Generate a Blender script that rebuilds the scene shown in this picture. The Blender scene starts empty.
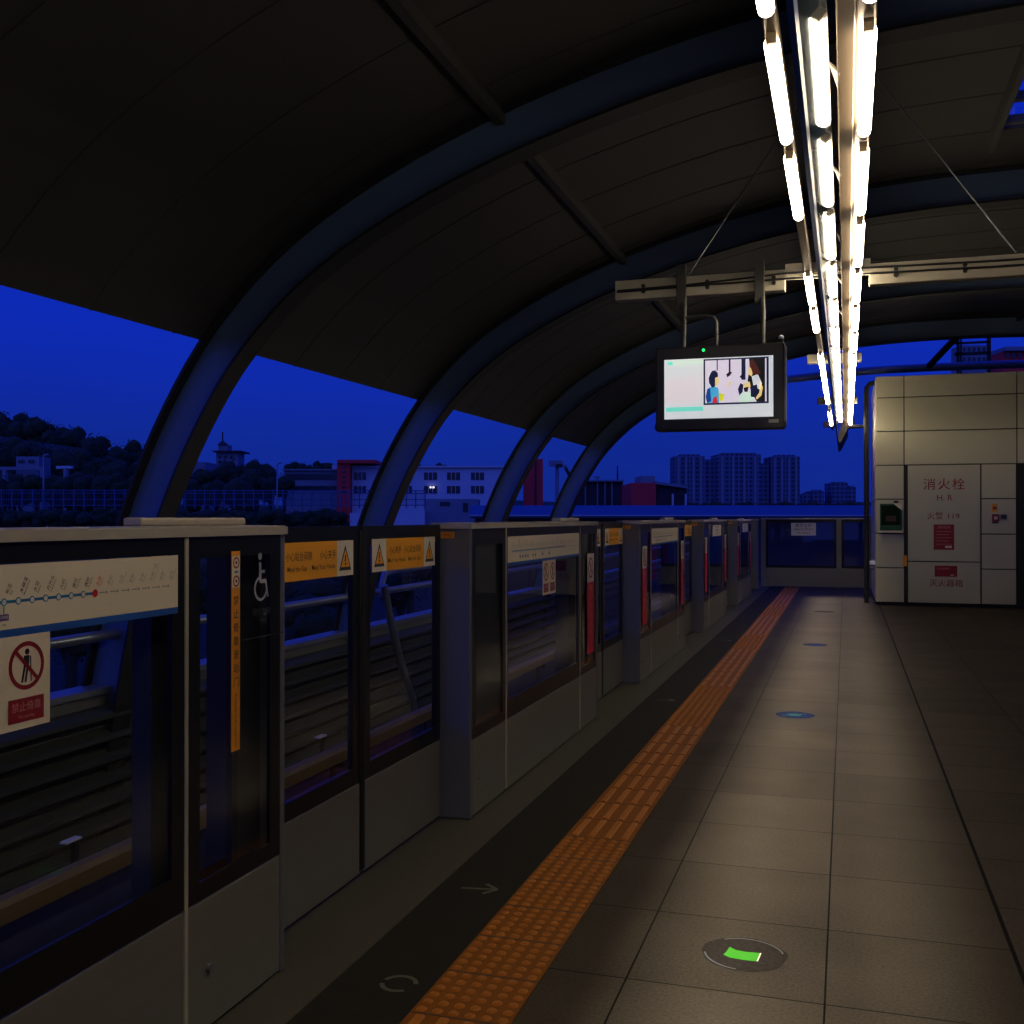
import bpy, bmesh, math, random
from mathutils import Vector, Matrix, noise
random.seed(7)
SC = bpy.context.scene
COL = SC.collection
PI = math.pi
V = Vector

# ------------------------------------------------------------------ helpers
def lin(c):
    c = c / 255.0
    return c / 12.92 if c <= 0.04045 else ((c + 0.055) / 1.055) ** 2.4

def rgb(r, g, b):
    return (lin(r), lin(g), lin(b), 1.0)

def mat(name, col, rough=0.6, metal=0.0, noise_amt=0.0, noise_scale=8.0, bump=0.0, spec=0.5, stretch=None):
    m = bpy.data.materials.new(name)
    m.use_nodes = True
    nt = m.node_tree
    b = nt.nodes['Principled BSDF']
    b.inputs['Base Color'].default_value = rgb(*col)
    b.inputs['Roughness'].default_value = rough
    b.inputs['Metallic'].default_value = metal
    b.inputs['Specular IOR Level'].default_value = spec
    if noise_amt or bump:
        tc = nt.nodes.new('ShaderNodeTexCoord')
        mp = nt.nodes.new('ShaderNodeMapping')
        if stretch:
            mp.inputs['Scale'].default_value = stretch
        nz = nt.nodes.new('ShaderNodeTexNoise')
        nz.inputs['Scale'].default_value = noise_scale
        nz.inputs['Detail'].default_value = 6
        nt.links.new(tc.outputs['Object'], mp.inputs[0])
        nt.links.new(mp.outputs[0], nz.inputs['Vector'])
        if noise_amt:
            mx = nt.nodes.new('ShaderNodeMix')
            mx.data_type = 'RGBA'
            c = rgb(*col)
            mx.inputs[6].default_value = tuple(v * (1 - noise_amt) for v in c[:3]) + (1,)
            mx.inputs[7].default_value = tuple(min(1, v * (1 + noise_amt)) for v in c[:3]) + (1,)
            nt.links.new(nz.outputs['Fac'], mx.inputs[0])
            nt.links.new(mx.outputs[2], b.inputs['Base Color'])
        if bump:
            bp = nt.nodes.new('ShaderNodeBump')
            bp.inputs['Strength'].default_value = bump
            bp.inputs['Distance'].default_value = 0.02
            nt.links.new(nz.outputs['Fac'], bp.inputs['Height'])
            nt.links.new(bp.outputs[0], b.inputs['Normal'])
    return m

def emat(name, col, strength):
    m = mat(name, col, 0.5)
    b = m.node_tree.nodes['Principled BSDF']
    b.inputs['Emission Color'].default_value = rgb(*col)
    b.inputs['Emission Strength'].default_value = strength
    return m

def glass_mat(name, tint, refl_rough=0.02, ior=1.5):
    m = bpy.data.materials.new(name)
    m.use_nodes = True
    nt = m.node_tree
    nt.nodes.clear()
    out = nt.nodes.new('ShaderNodeOutputMaterial')
    tr = nt.nodes.new('ShaderNodeBsdfTransparent')
    tr.inputs[0].default_value = tint
    gl = nt.nodes.new('ShaderNodeBsdfGlossy')
    gl.inputs['Roughness'].default_value = refl_rough
    lw = nt.nodes.new('ShaderNodeLayerWeight')
    lw.inputs[0].default_value = 0.5
    pw = nt.nodes.new('ShaderNodeMath'); pw.operation = 'POWER'; pw.inputs[1].default_value = 5
    nt.links.new(lw.outputs['Facing'], pw.inputs[0])
    fr = nt.nodes.new('ShaderNodeMath'); fr.operation = 'MULTIPLY_ADD'; fr.inputs[1].default_value = 0.7; fr.inputs[2].default_value = 0.025
    nt.links.new(pw.outputs[0], fr.inputs[0])
    mx = nt.nodes.new('ShaderNodeMixShader')
    nt.links.new(fr.outputs[0], mx.inputs[0])
    nt.links.new(tr.outputs[0], mx.inputs[1])
    nt.links.new(gl.outputs[0], mx.inputs[2])
    nt.links.new(mx.outputs[0], out.inputs[0])
    return m

_text_cache = {}
def glyphs(body, res=2):
    if body not in _text_cache:
        c = bpy.data.curves.new('lettering', 'FONT')
        c.body = body
        c.resolution_u = res
        c.align_x = 'CENTER'
        c.align_y = 'CENTER'
        c.offset = 0.004
        o = bpy.data.objects.new('lettering', c)
        me = o.to_mesh()
        _text_cache[body] = ([v.co.copy() for v in me.vertices], [list(p.vertices) for p in me.polygons])
        o.to_mesh_clear()
        bpy.data.objects.remove(o)
        bpy.data.curves.remove(c)
    return _text_cache[body]

class MB:
    """collects shapes in world coordinates, builds ONE mesh object"""
    def __init__(s):
        s.v, s.f, s.m, s.sm, s.mats = [], [], [], [], []
    def mi(s, m):
        if m not in s.mats:
            s.mats.append(m)
        return s.mats.index(m)
    def add(s, vs, fs, m, smooth=False):
        o = len(s.v)
        s.v += [V(p) for p in vs]
        k = s.mi(m)
        for f in fs:
            s.f.append([o + i for i in f]); s.m.append(k); s.sm.append(smooth)
        return s
    def box(s, x0, x1, y0, y1, z0, z1, m, bev=0.0):
        x0, x1 = min(x0, x1), max(x0, x1); y0, y1 = min(y0, y1), max(y0, y1); z0, z1 = min(z0, z1), max(z0, z1)
        if bev <= 0:
            return s.add([(x0, y0, z0), (x1, y0, z0), (x1, y1, z0), (x0, y1, z0), (x0, y0, z1), (x1, y0, z1), (x1, y1, z1), (x0, y1, z1)],
                         [(0, 3, 2, 1), (4, 5, 6, 7), (0, 1, 5, 4), (1, 2, 6, 5), (2, 3, 7, 6), (3, 0, 4, 7)], m)
        bm = bmesh.new()
        bmesh.ops.create_cube(bm, size=1)
        for v in bm.verts:
            v.co = V(((x0 + x1) / 2 + v.co.x * (x1 - x0), (y0 + y1) / 2 + v.co.y * (y1 - y0), (z0 + z1) / 2 + v.co.z * (z1 - z0)))
        bmesh.ops.bevel(bm, geom=list(bm.edges), offset=bev, segments=2, affect='EDGES', profile=0.5)
        return s.bm(bm, m)
    def bm(s, bm, m, smooth=False):
        bm.verts.index_update()
        s.add([v.co.copy() for v in bm.verts], [[v.index for v in f.verts] for f in bm.faces], m, smooth)
        bm.free()
        return s
    def prism(s, prof, a, b, m, axis='Y', smooth=False):
        """prof: list of 2-D points; extruded along axis between a and b"""
        n = len(prof)
        def P(p, t):
            if axis == 'Y': return (p[0], t, p[1])
            if axis == 'X': return (t, p[0], p[1])
            return (p[0], p[1], t)
        vs = [P(p, a) for p in prof] + [P(p, b) for p in prof]
        fs = [tuple(range(n)), tuple(range(2 * n - 1, n - 1, -1))]
        fs += [(i, i + n, (i + 1) % n + n, (i + 1) % n) for i in range(n)]
        return s.add(vs, fs, m, smooth)
    def tube(s, pts, r, m, n=10, caps=True):
        pts = [V(p) for p in pts]
        vs, fs = [], []
        up0 = None
        for i, p in enumerate(pts):
            d = (pts[min(i + 1, len(pts) - 1)] - pts[max(i - 1, 0)]).normalized()
            ref = V((0, 0, 1)) if abs(d.z) < 0.95 else V((1, 0, 0))
            if up0 is not None:
                ref = up0
            a = d.cross(ref)
            if a.length < 1e-4:
                a = d.cross(V((0, 1, 0)))
            a.normalize()
            b = a.cross(d).normalized()
            up0 = b
            for k in range(n):
                t = 2 * PI * k / n
                vs.append(p + (a * math.cos(t) + b * math.sin(t)) * r)
        for i in range(len(pts) - 1):
            for k in range(n):
                fs.append((i * n + k, i * n + (k + 1) % n, (i + 1) * n + (k + 1) % n, (i + 1) * n + k))
        s.add(vs, fs, m, True)
        if caps:
            o = len(vs)
            s.add(vs[:n], [tuple(range(n - 1, -1, -1))], m)
            s.add(vs[-n:], [tuple(range(n))], m)
        return s
    def build(s, name, parent=None, loc=None):
        me = bpy.data.meshes.new(name)
        if parent is not None:
            base = parent['_base'] if '_base' in parent else (0, 0, 0)
            base = V(base)
        elif loc is not None:
            base = V(loc)
        else:
            xs = [p.x for p in s.v]; ys = [p.y for p in s.v]; zs = [p.z for p in s.v]
            base = V(((min(xs) + max(xs)) / 2, (min(ys) + max(ys)) / 2, min(zs)))
        me.from_pydata([p - base for p in s.v], [], s.f)
        for m in s.mats:
            me.materials.append(m)
        me.polygons.foreach_set('material_index', s.m)
        me.polygons.foreach_set('use_smooth', s.sm)
        me.update()
        o = bpy.data.objects.new(name, me)
        COL.objects.link(o)
        if parent is not None:
            o.parent = parent
            o['_base'] = tuple(base)
        else:
            o.location = base
            o['_base'] = tuple(base)
        return o

class Sign:
    """flat drawing on a plane: origin o, right r, up u; layers lift by 0.4 mm"""
    def __init__(s, o, r, u, step=0.0006):
        s.o, s.r, s.u = V(o), V(r).normalized(), V(u).normalized()
        s.n = s.r.cross(s.u)
        s.b = MB(); s.step = step
    def P(s, x, y, l):
        return s.o + s.r * x + s.u * y + s.n * (s.step * l)
    def poly(s, pts, m, l=1):
        s.b.add([s.P(x, y, l) for x, y in pts], [tuple(range(len(pts)))], m); return s
    def rect(s, x0, y0, x1, y1, m, l=1):
        return s.poly([(x0, y0), (x1, y0), (x1, y1), (x0, y1)], m, l)
    def plate(s, x0, y0, x1, y1, m, t=0.002):
        a = [s.o + s.r * x + s.u * y + s.n * z for z in (0, t) for x, y in ((x0, y0), (x1, y0), (x1, y1), (x0, y1))]
        s.b.add(a, [(0, 3, 2, 1), (4, 5, 6, 7), (0, 1, 5, 4), (1, 2, 6, 5), (2, 3, 7, 6), (3, 0, 4, 7)], m)
        s.o = s.o + s.n * t
        return s
    def disc(s, x, y, r, m, l=1, ry=None, n=24):
        ry = ry or r
        return s.poly([(x + r * math.cos(2 * PI * i / n), y + ry * math.sin(2 * PI * i / n)) for i in range(n)], m, l)
    def ring(s, x, y, r0, r1, m, l=1, n=28, a0=0, a1=2 * PI):
        vs, fs = [], []
        for i in range(n + 1):
            t = a0 + (a1 - a0) * i / n
            vs += [s.P(x + r0 * math.cos(t), y + r0 * math.sin(t), l), s.P(x + r1 * math.cos(t), y + r1 * math.sin(t), l)]
            if i: fs.append((2 * i - 2, 2 * i - 1, 2 * i + 1, 2 * i))
        s.b.add(vs, fs, m); return s
    def line(s, x0, y0, x1, y1, w, m, l=1):
        d = V((x1 - x0, y1 - y0)); d.normalize(); q = V((-d.y, d.x)) * (w / 2)
        return s.poly([(x0 - q.x, y0 - q.y), (x1 - q.x, y1 - q.y), (x1 + q.x, y1 + q.y), (x0 + q.x, y0 + q.y)], m, l)
    def text(s, body, x, y, h, m, l=2, rot=0.0, sx=1.0):
        vs, fs = glyphs(body)
        c, si = math.cos(rot), math.sin(rot)
        out = []
        for p in vs:
            px, py = p.x * h * sx, p.y * h
            out.append(s.P(x + px * c - py * si, y + px * si + py * c, l))
        s.b.add(out, fs, m); return s
    def build(s, name, parent=None):
        return s.b.build(name, parent)

def tag(o, label=None, cat=None, group=None, kind=None):
    if label: o['label'] = label
    if cat: o['category'] = cat
    if group: o['group'] = group
    if kind: o['kind'] = kind
    return o

def thing(name, loc, label, cat, group=None):
    o = bpy.data.objects.new(name, None)
    o.empty_display_size = 0.1
    COL.objects.link(o)
    o.location = loc
    o['_base'] = tuple(loc)
    return tag(o, label, cat, group)

def struct(name, b):
    return tag(b.build(name), kind='structure')

# ------------------------------------------------------------------ camera
H = 1.45
F = 1060.0
TH = math.radians(17.49)
cam = bpy.data.cameras.new('camera')
cam.sensor_width = 36.0
cam.lens = 36.0 * F / 1024.0
cam.clip_end = 3000
co = bpy.data.objects.new('camera', cam)
COL.objects.link(co)
co.location = (0, 0, H)
co.rotation_euler = (math.radians(90.32), 0, TH)
SC.camera = co
FW = V((-math.sin(TH), math.cos(TH), 0)); RT = V((math.cos(TH), math.sin(TH), 0))
def W(x, y, d):
    """a point of the place seen in direction (x, y) at distance d in front of the camera"""
    return V((0, 0, H)) + FW * d + RT * ((x - 512) / F * d) + V((0, 0, 1)) * ((518 - y) / F * d)

# ------------------------------------------------------------------ materials
M = {}
M['steel'] = mat('brushed_steel', (112, 110, 100), 0.45, 0.3, 0.10, 3, stretch=(1, 1, 12))
M['steel_cap'] = mat('steel_cap', (170, 162, 142), 0.4, 0.15, 0.06, 5)
M['steel_grey'] = mat('grey_steel_side', (110, 112, 116), 0.45, 0.5, 0.06, 3)
M['black'] = mat('black_glass_border', (22, 24, 27), 0.3, spec=0.2)
M['rubber'] = mat('black_rubber', (14, 14, 15), 0.7)
M['inner'] = mat('blue_grey_cover', (36, 40, 44), 0.6)
M['glass'] = glass_mat('clear_glass', (0.90, 0.93, 0.94, 1), 0.015, 1.32)
M['sign_white'] = mat('sign_cream', (215, 202, 168), 0.5)
M['sign_pale'] = mat('sign_pale_white', (205, 198, 178), 0.5)
M['sign_blue'] = mat('sign_blue', (20, 78, 150), 0.5)
M['map_blue'] = mat('route_line_blue', (30, 110, 150), 0.5)
M['map_red'] = mat('route_red', (200, 20, 25), 0.5)
M['map_grey'] = mat('route_grey', (150, 145, 130), 0.5)
M['map_purple'] = mat('route_purple', (90, 40, 120), 0.5)
M['ink'] = mat('dark_ink', (30, 28, 28), 0.6)
M['ink_soft'] = mat('soft_ink', (90, 85, 78), 0.6)
M['red'] = mat('sign_red', (136, 20, 28), 0.5)
M['redink'] = mat('red_ink', (140, 34, 38), 0.6)
M['redband'] = mat('red_band', (190, 20, 48), 0.5)
M['redlight'] = mat('pale_red_lettering', (190, 120, 120), 0.5)
M['yellow'] = mat('warning_yellow', (225, 150, 20), 0.5)
M['orange_strip'] = mat('strip_yellow', (220, 140, 25), 0.5)
M['etched'] = mat('pale_lettering', (150, 155, 160), 0.6)
M['etched_dim'] = mat('dim_lettering', (80, 84, 88), 0.7, spec=0.05)
M['tactile'] = mat('tactile_orange', (112, 66, 22), 0.6, 0, 0.15, 20, spec=0.05)
M['tactile_line'] = mat('tactile_raised', (144, 88, 32), 0.55, 0, 0.1, 30, spec=0.1)
M['dark_trim'] = mat('dark_joint', (18, 18, 18), 0.7)
M['roof'] = mat('roof_sheet', (44, 43, 41), 0.65, 0.0, 0.10, 1.5)
M['rib'] = mat('painted_steel_rib', (70, 90, 124), 0.5, 0.0, 0.05, 2)
M['flange'] = mat('shaded_dark_steel', (17, 17, 19), 0.7)  # flange shade is put into this colour; dark pipes and frame share it
M['purlin'] = mat('purlin_steel', (56, 55, 52), 0.6, 0.1)
M['beam'] = mat('beam_paint', (168, 160, 140), 0.5, 0.2, 0.08, 6)
M['cable'] = mat('cable_black', (16, 16, 17), 0.5)
M['fin'] = mat('fin_panel_grey', (92, 112, 124), 0.05, 0.85, 0.04, 4)
M['fin_blue'] = mat('fin_edge_blue', (25, 80, 140), 0.3)
M['rail_brown'] = mat('light_rail', (120, 102, 80), 0.45, 0.4)
M['tube'] = emat('lamp_tube_glow', (255, 238, 210), 30.0)
M['tv_black'] = mat('monitor_case', (16, 16, 17), 0.45)
M['kiosk'] = mat('enamel_panel', (182, 178, 152), 0.35, 0.0, 0.05, 1.5)
M['kiosk_dark'] = mat('panel_joint', (38, 36, 32), 0.7)
M['plinth'] = mat('dark_plinth', (40, 38, 34), 0.6)
M['green_box'] = mat('green_cabinet', (22, 74, 40), 0.6)
M['green_led'] = emat('green_led', (20, 255, 110), 2.0)
M['slat'] = mat('slat_grey', (46, 50, 50), 0.6, 0.0, 0.1, 3)
M['coping'] = mat('coping_steel', (120, 124, 130), 0.4, 0.4)
M['concrete'] = mat('concrete', (88, 88, 86), 0.85, 0, 0.2, 2)
M['bed'] = mat('track_bed', (46, 45, 42), 0.9, 0, 0.25, 6, 0.4)
M['railsteel'] = mat('running_rail', (120, 100, 80), 0.3, 0.8)
M['cover'] = mat('third_rail_cover', (112, 90, 52), 0.5, 0, 0.1, 8)
M['pipe'] = mat('galvanised_pipe', (135, 140, 148), 0.35, 0.7)
M['white_tip'] = mat('reflective_white', (220, 225, 235), 0.3)
M['grass'] = mat('dark_grass', (40, 48, 20), 0.9, 0, 0.5, 0.4)
M['leaf'] = mat('dark_foliage', (38, 48, 18), 0.9, 0, 0.5, 1.0)
M['bark'] = mat('bark', (50, 42, 34), 0.9)
M['b_white'] = mat('white_render', (190, 192, 200), 0.8, 0, 0.05, 0.5)
M['b_grey'] = mat('grey_render', (120, 124, 134), 0.8, 0, 0.08, 0.5)
M['b_red'] = mat('red_facade', (225, 52, 52), 0.8, 0, 0.08, 0.5)
M['b_brick'] = mat('dark_brick', (62, 48, 48), 0.85, 0, 0.2, 0.8)
M['b_pane'] = mat('dark_window', (22, 26, 34), 0.2)
M['fence'] = mat('mesh_fence', (70, 86, 120), 0.6)
M['b_band'] = mat('metal_sheet_roof', (62, 76, 104), 0.6, 0.0)
M['sticker_dark'] = mat('worn_sticker_dark', (40, 36, 33), 0.8, 0, 0.6, 60, spec=0.02)
M['sticker_green'] = mat('sticker_green', (58, 136, 38), 0.7, 0, 0.12, 30, spec=0.05)
M['sticker_blue'] = mat('sticker_blue', (23, 32, 58), 0.8, 0, 0.4, 40, spec=0.02)
M['sticker_teal'] = mat('sticker_teal', (44, 84, 80), 0.8, spec=0.02)
M['arrow'] = mat('arrow_faded', (66, 68, 58), 0.7, 0, 0.3, 60)

def tile_material(name, base, x_off, y_off, pitch=0.6, dark=0.0):
    m = bpy.data.materials.new(name); m.use_nodes = True
    nt = m.node_tree; L = nt.links.new
    b = nt.nodes['Principled BSDF']
    b.inputs['Roughness'].default_value = 0.6
    b.inputs['Specular IOR Level'].default_value = 0.03
    tc = nt.nodes.new('ShaderNodeTexCoord')
    sp = nt.nodes.new('ShaderNodeSeparateXYZ')
    geo = nt.nodes.new('ShaderNodeNewGeometry')
    L(geo.outputs['Position'], sp.inputs[0])
    def math_(op, a, b_=None, c=None):
        n = nt.nodes.new('ShaderNodeMath'); n.operation = op
        for i, v in enumerate((a, b_, c)):
            if v is None: continue
            if isinstance(v, (int, float)): n.inputs[i].default_value = v
            else: L(v, n.inputs[i])
        return n.outputs[0]
    def coord(ax, off):
        u = math_('DIVIDE', math_('SUBTRACT', sp.outputs[ax], off), pitch)
        fl = math_('FLOOR', u)
        fr = math_('SUBTRACT', u, fl)
        edge = math_('MINIMUM', fr, math_('SUBTRACT', 1.0, fr))
        return fl, edge
    fx, ex = coord(0, x_off); fy, ey = coord(1, y_off)
    line = math_('LESS_THAN', math_('MINIMUM', ex, ey), 0.0052)
    cmb = nt.nodes.new('ShaderNodeCombineXYZ'); L(fx, cmb.inputs[0]); L(fy, cmb.inputs[1])
    wn = nt.nodes.new('ShaderNodeTexWhiteNoise'); L(cmb.outputs[0], wn.inputs['Vector'])
    nz = nt.nodes.new('ShaderNodeTexNoise'); nz.inputs['Scale'].default_value = 85; nz.inputs['Detail'].default_value = 5; nz.inputs['Roughness'].default_value = 0.75
    L(geo.outputs['Position'], nz.inputs['Vector'])
    nz2 = nt.nodes.new('ShaderNodeTexNoise'); nz2.inputs['Scale'].default_value = 2.2; nz2.inputs['Detail'].default_value = 6
    L(geo.outputs['Position'], nz2.inputs['Vector'])
    k = math_('ADD', math_('MULTIPLY', wn.outputs['Value'], 0.26), math_('MULTIPLY', math_('SUBTRACT', nz.outputs['Fac'], 0.30), 1.9))
    k = math_('ADD', k, math_('MULTIPLY', nz2.outputs['Fac'], 0.7))
    k = math_('MULTIPLY', math_('ADD', k, 0.12), math_('SUBTRACT', 1.0, math_('MULTIPLY', line, 1 - dark)))
    mx = nt.nodes.new('ShaderNodeMix'); mx.data_type = 'RGBA'; mx.blend_type = 'MULTIPLY'; mx.inputs[0].default_value = 1
    mx.inputs[6].default_value = rgb(*base)
    cc = nt.nodes.new('ShaderNodeCombineColor'); L(k, cc.inputs[0]); L(k, cc.inputs[1]); L(k, cc.inputs[2])
    L(cc.outputs[0], mx.inputs[7])
    L(mx.outputs[2], b.inputs['Base Color'])
    return m
M['tile'] = tile_material('granite_tile', (57, 51, 43), -0.063, 3.90)
M['tile_right'] = tile_material('granite_tile_right', (62, 55, 47), 0.53, 3.72)
M['edge_stone'] = mat('dark_edge_stone', (33, 32, 30), 0.7, 0, 0.12, 12, spec=0.05)
M['sill'] = mat('threshold_plate', (60, 58, 52), 0.6, 0.0, 0.08, 4, spec=0.1)

# ------------------------------------------------------------------ platform shell
Y0, Y1 = -28.0, 23.25
b = MB()
b.box(-1.22, 0.53, Y0, Y1, -0.2, 0.0, M['tile'])
b.box(0.53, 5.9, Y0, Y1, -0.2, -0.001, M['tile_right'])
b.box(-1.53, -1.22, Y0, Y1, -0.2, 0.0, M['edge_stone'])
struct('floor', b)
b = MB(); b.box(-1.90, -1.53, Y0, Y1, -0.2, 0.004, M['sill']); struct('trim_1', b)
b = MB(); b.box(0.523, 0.537, Y0, 18.6, -0.003, 0.001, mat('groove_black', (6, 6, 6), 0.9, spec=0.1)); struct('trim_2', b)
b = MB(); b.box(-2.0, -1.90, Y0, Y1, -1.3, -0.02, M['concrete']); struct('wall_platform_edge', b)
b = MB(); b.box(5.9, 6.05, Y0, Y1, -1.3, 1.6, M['concrete']); struct('sky_block_right', b)  # unseen wall added to keep blue sky light off the floor
b = MB()
b.box(-6.0, 9.9, Y0, 46, -1.6, -1.25, M['bed'])
struct('track_bed', b)

# trackside wall: coping over tilted slats
b = MB()
b.box(-5.98, -5.80, Y0, 46, -1.3, 0.02, M['concrete'])
for i in range(7):
    z = -0.08 - 0.175 * i
    b.prism([(-5.80, z), (-5.76, z), (-5.66, z - 0.05), (-5.66, z - 0.085), (-5.78, z - 0.15), (-5.80, z - 0.15)], Y0, 46, M['slat'])
b.box(-6.0, -5.76, Y0, 46, 0.02, 0.07, M['coping'])
struct('wall_left', b)

# ------------------------------------------------------------------ roof and ribs
CTR = [(-5.98, -1.2), (-5.90, -0.5), (-5.78, 0.2), (-5.62, 0.9), (-5.40, 1.55), (-5.06, 2.25), (-4.62, 2.88), (-3.95, 3.48), (-3.0, 3.99),
       (-1.9, 4.38), (-0.7, 4.66), (0.6, 4.80), (2.0, 4.84)]
CTR = CTR + [(4.0 - x, z) for x, z in CTR[-2::-1]]
def smooth_curve(pts, sub=4):
    out = []
    P = [V((x, 0, z)) for x, z in pts]
    for i in range(len(P) - 1):
        p0, p1, p2, p3 = P[max(i - 1, 0)], P[i], P[i + 1], P[min(i + 2, len(P) - 1)]
        for k in range(sub):
            t = k / sub
            out.append(0.5 * ((2 * p1) + (p2 - p0) * t + (2 * p0 - 5 * p1 + 4 * p2 - p3) * t * t + (3 * p1 - p0 - 3 * p2 + p3) * t ** 3))
    out.append(P[-1])
    return out
CURVE = smooth_curve(CTR)
def offset(curve, d):
    out = []
    for i, p in enumerate(curve):
        t = (curve[min(i + 1, len(curve) - 1)] - curve[max(i - 1, 0)]).normalized()
        n = V((-t.z, 0, t.x))
        out.append(p + n * d)
    return out
def sweep_band(b, curve_a, curve_b, y0, y1, m, smooth=True):
    n = len(curve_a)
    vs = []
    for i in range(n):
        for c, y in ((curve_a, y0), (curve_a, y1), (curve_b, y1), (curve_b, y0)):
            vs.append((c[i].x, y, c[i].z))
    fs = []
    for i in range(n - 1):
        for k in range(4):
            fs.append((4 * i + k, 4 * i + (k + 1) % 4, 4 * i + 4 + (k + 1) % 4, 4 * i + 4 + k))
    fs += [(3, 2, 1, 0), (4 * n - 4, 4 * n - 3, 4 * n - 2, 4 * n - 1)]
    b.add(vs, fs, m, False)

RIB_Y = [-5.8, -1.45, 2.95, 7.35, 11.82, 16.34, 20.45]
rib_names = ['behind the viewer', 'above the viewer', 'over the nearest platform screen panel', 'leftmost against the sky',
             'second from the left against the sky', 'third from the left against the sky', 'farthest, at the open end of the roof']
for i, y in enumerate(RIB_Y):
    b = MB()
    o1, o2 = offset(CURVE, 0.18), offset(CURVE, 0.155)
    i1, i2 = offset(CURVE, -0.155), offset(CURVE, -0.18)
    sweep_band(b, o2, i1, y - 0.012, y + 0.012, M['rib'])
    sweep_band(b, o1, o2, y - 0.11, y + 0.11, M['flange'])
    sweep_band(b, i1, i2, y - 0.11, y + 0.11, M['flange'])
    if i < 2:
        continue
    tag(b.build('steel_rib'), 'curved steel roof rib, ' + rib_names[i], 'roof rib', 'steel ribs of the platform roof')

# roof sheet (stops at the eaves), with a skylight slot
O = offset(CURVE, 0.185); OT = offset(CURVE, 0.26)
SKX = (1.32, 1.75); SKY = (7.9, 10.6)
b = MB()
ys = [Y0, SKY[0], SKY[1], 20.6]
prof = [(p.x, p.z) for p in O]
for q in range(len(prof) - 1):                      # the sheet stops where it meets the eaves line
    g0 = -prof[q][0] - 3.55 * (prof[q][1] - H); g1 = -prof[q + 1][0] - 3.55 * (prof[q + 1][1] - H)
    if g0 > 0 >= g1:
        t = g0 / (g0 - g1)
        e0 = (prof[q][0] + (prof[q + 1][0] - prof[q][0]) * t + 0.02, prof[q][1] + (prof[q + 1][1] - prof[q][1]) * t + 0.03)
        break
prof = [e0] + [p for p in prof if e0[0] < p[0] < 4 - e0[0]] + [(4 - e0[0], e0[1])]
def zroof(x):
    for (xa, za), (xb, zb) in zip(prof[:-1], prof[1:]):
        if xa <= x <= xb:
            return za + (zb - za) * (x - xa) / (xb - xa)
    return prof[0][1]
xs = sorted(set([p[0] for p in prof] + list(SKX)))
for j in range(3):
    for xa, xb in zip(xs[:-1], xs[1:]):
        if j == 1 and xa >= SKX[0] - 1e-6 and xb <= SKX[1] + 1e-6:
            continue
        za, zb = zroof(xa), zroof(xb)
        b.add([(xa, ys[j], za), (xb, ys[j], zb), (xb, ys[j + 1], zb), (xa, ys[j + 1], za),
               (xa, ys[j], za + 0.08), (xb, ys[j], zb + 0.08), (xb, ys[j + 1], zb + 0.08), (xa, ys[j + 1], za + 0.08)],
              [(0, 1, 2, 3), (7, 6, 5, 4), (0, 4, 5, 1), (2, 6, 7, 3), (0, 3, 7, 4), (1, 5, 6, 2)], M['roof'])
# standing seams of the lining, every 0.93 m across
y = Y0 + 0.5
Oin = [V((x, 0, zroof(x))) for x in xs]
while y < 20.4:
    Oi2 = [p + V((0, 0, -0.006)) for p in Oin]
    sweep_band(b, Oin, Oi2, y - 0.010, y + 0.010, M['roof'])
    y += 0.93
struct('ceiling', b)

b = MB()
zs = zroof(1.5)
for x in (SKX[0] - 0.05, SKX[1]):
    b.box(x, x + 0.05, SKY[0] - 0.9, SKY[1] + 0.2, zs - 0.16, zs - 0.01, M['purlin'])
sk = thing('roof_skylight', (1.53, 9.2, zs - 0.16), 'narrow slatted skylight slot high in the roof at the right', 'skylight')
b.build('frame', sk)
for i in range(5):
    y = SKY[0] + 0.1 + 0.55 * i
    MB().box(SKX[0], SKX[1], y, y + 0.07, zs - 0.09, zs - 0.02, M['purlin']).build('glazing_bar', sk)
MB().box(SKX[0], SKX[1], SKY[0], SKY[1], zs + 0.02, zs + 0.03, M['glass']).build('glass', sk)

# purlins
for x, lab in ((-2.40, 'long roof purlin running the length of the ceiling left of the lamps'), (2.9, 'long roof purlin at the far right of the ceiling')):
    b = MB()
    z = zroof(x)
    b.box(x - 0.035, x + 0.035, Y0, 20.5, z - 0.10, z - 0.005, M['purlin'])
    tag(b.build('roof_purlin'), lab, 'purlin')

# end arch tube beyond the roof
b = MB()
ARC = [(-5.92, -0.2), (-5.80, 0.7), (-5.64, 1.51), (-5.36, 2.19), (-4.73, 2.88), (-3.81, 3.59), (-2.4, 4.0), (-0.9, 4.15), (0.43, 4.24), (2.0, 4.26)]
half = smooth_curve(ARC + [(4.0 - x, z) for x, z in ARC[-2::-1]])
b.tube([(p.x, 21.2, p.z) for p in half], 0.075, mat('arch_paint', (70, 95, 150), 0.4), 12)
ea = thing('end_arch', (2.0, 21.2, -0.2), 'tubular steel arch standing just beyond the open end of the roof', 'arch')
b.build('arch_tube', ea)
for f in (0.33, 0.62):
    p = half[int(len(half) * f * 0.5)]
    MB().tube([(p.x, 20.5, p.z + 0.30), (p.x, 21.2, p.z)], 0.035, M['rib'], 8).build('strut', ea)
p = [q for q in half if q.x > 1.4][0]
MB().tube([(1.45, 21.2, 4.25), (1.90, 20.55, 4.70)], 0.06, M['flange'], 8).build('strut', ea)

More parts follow.
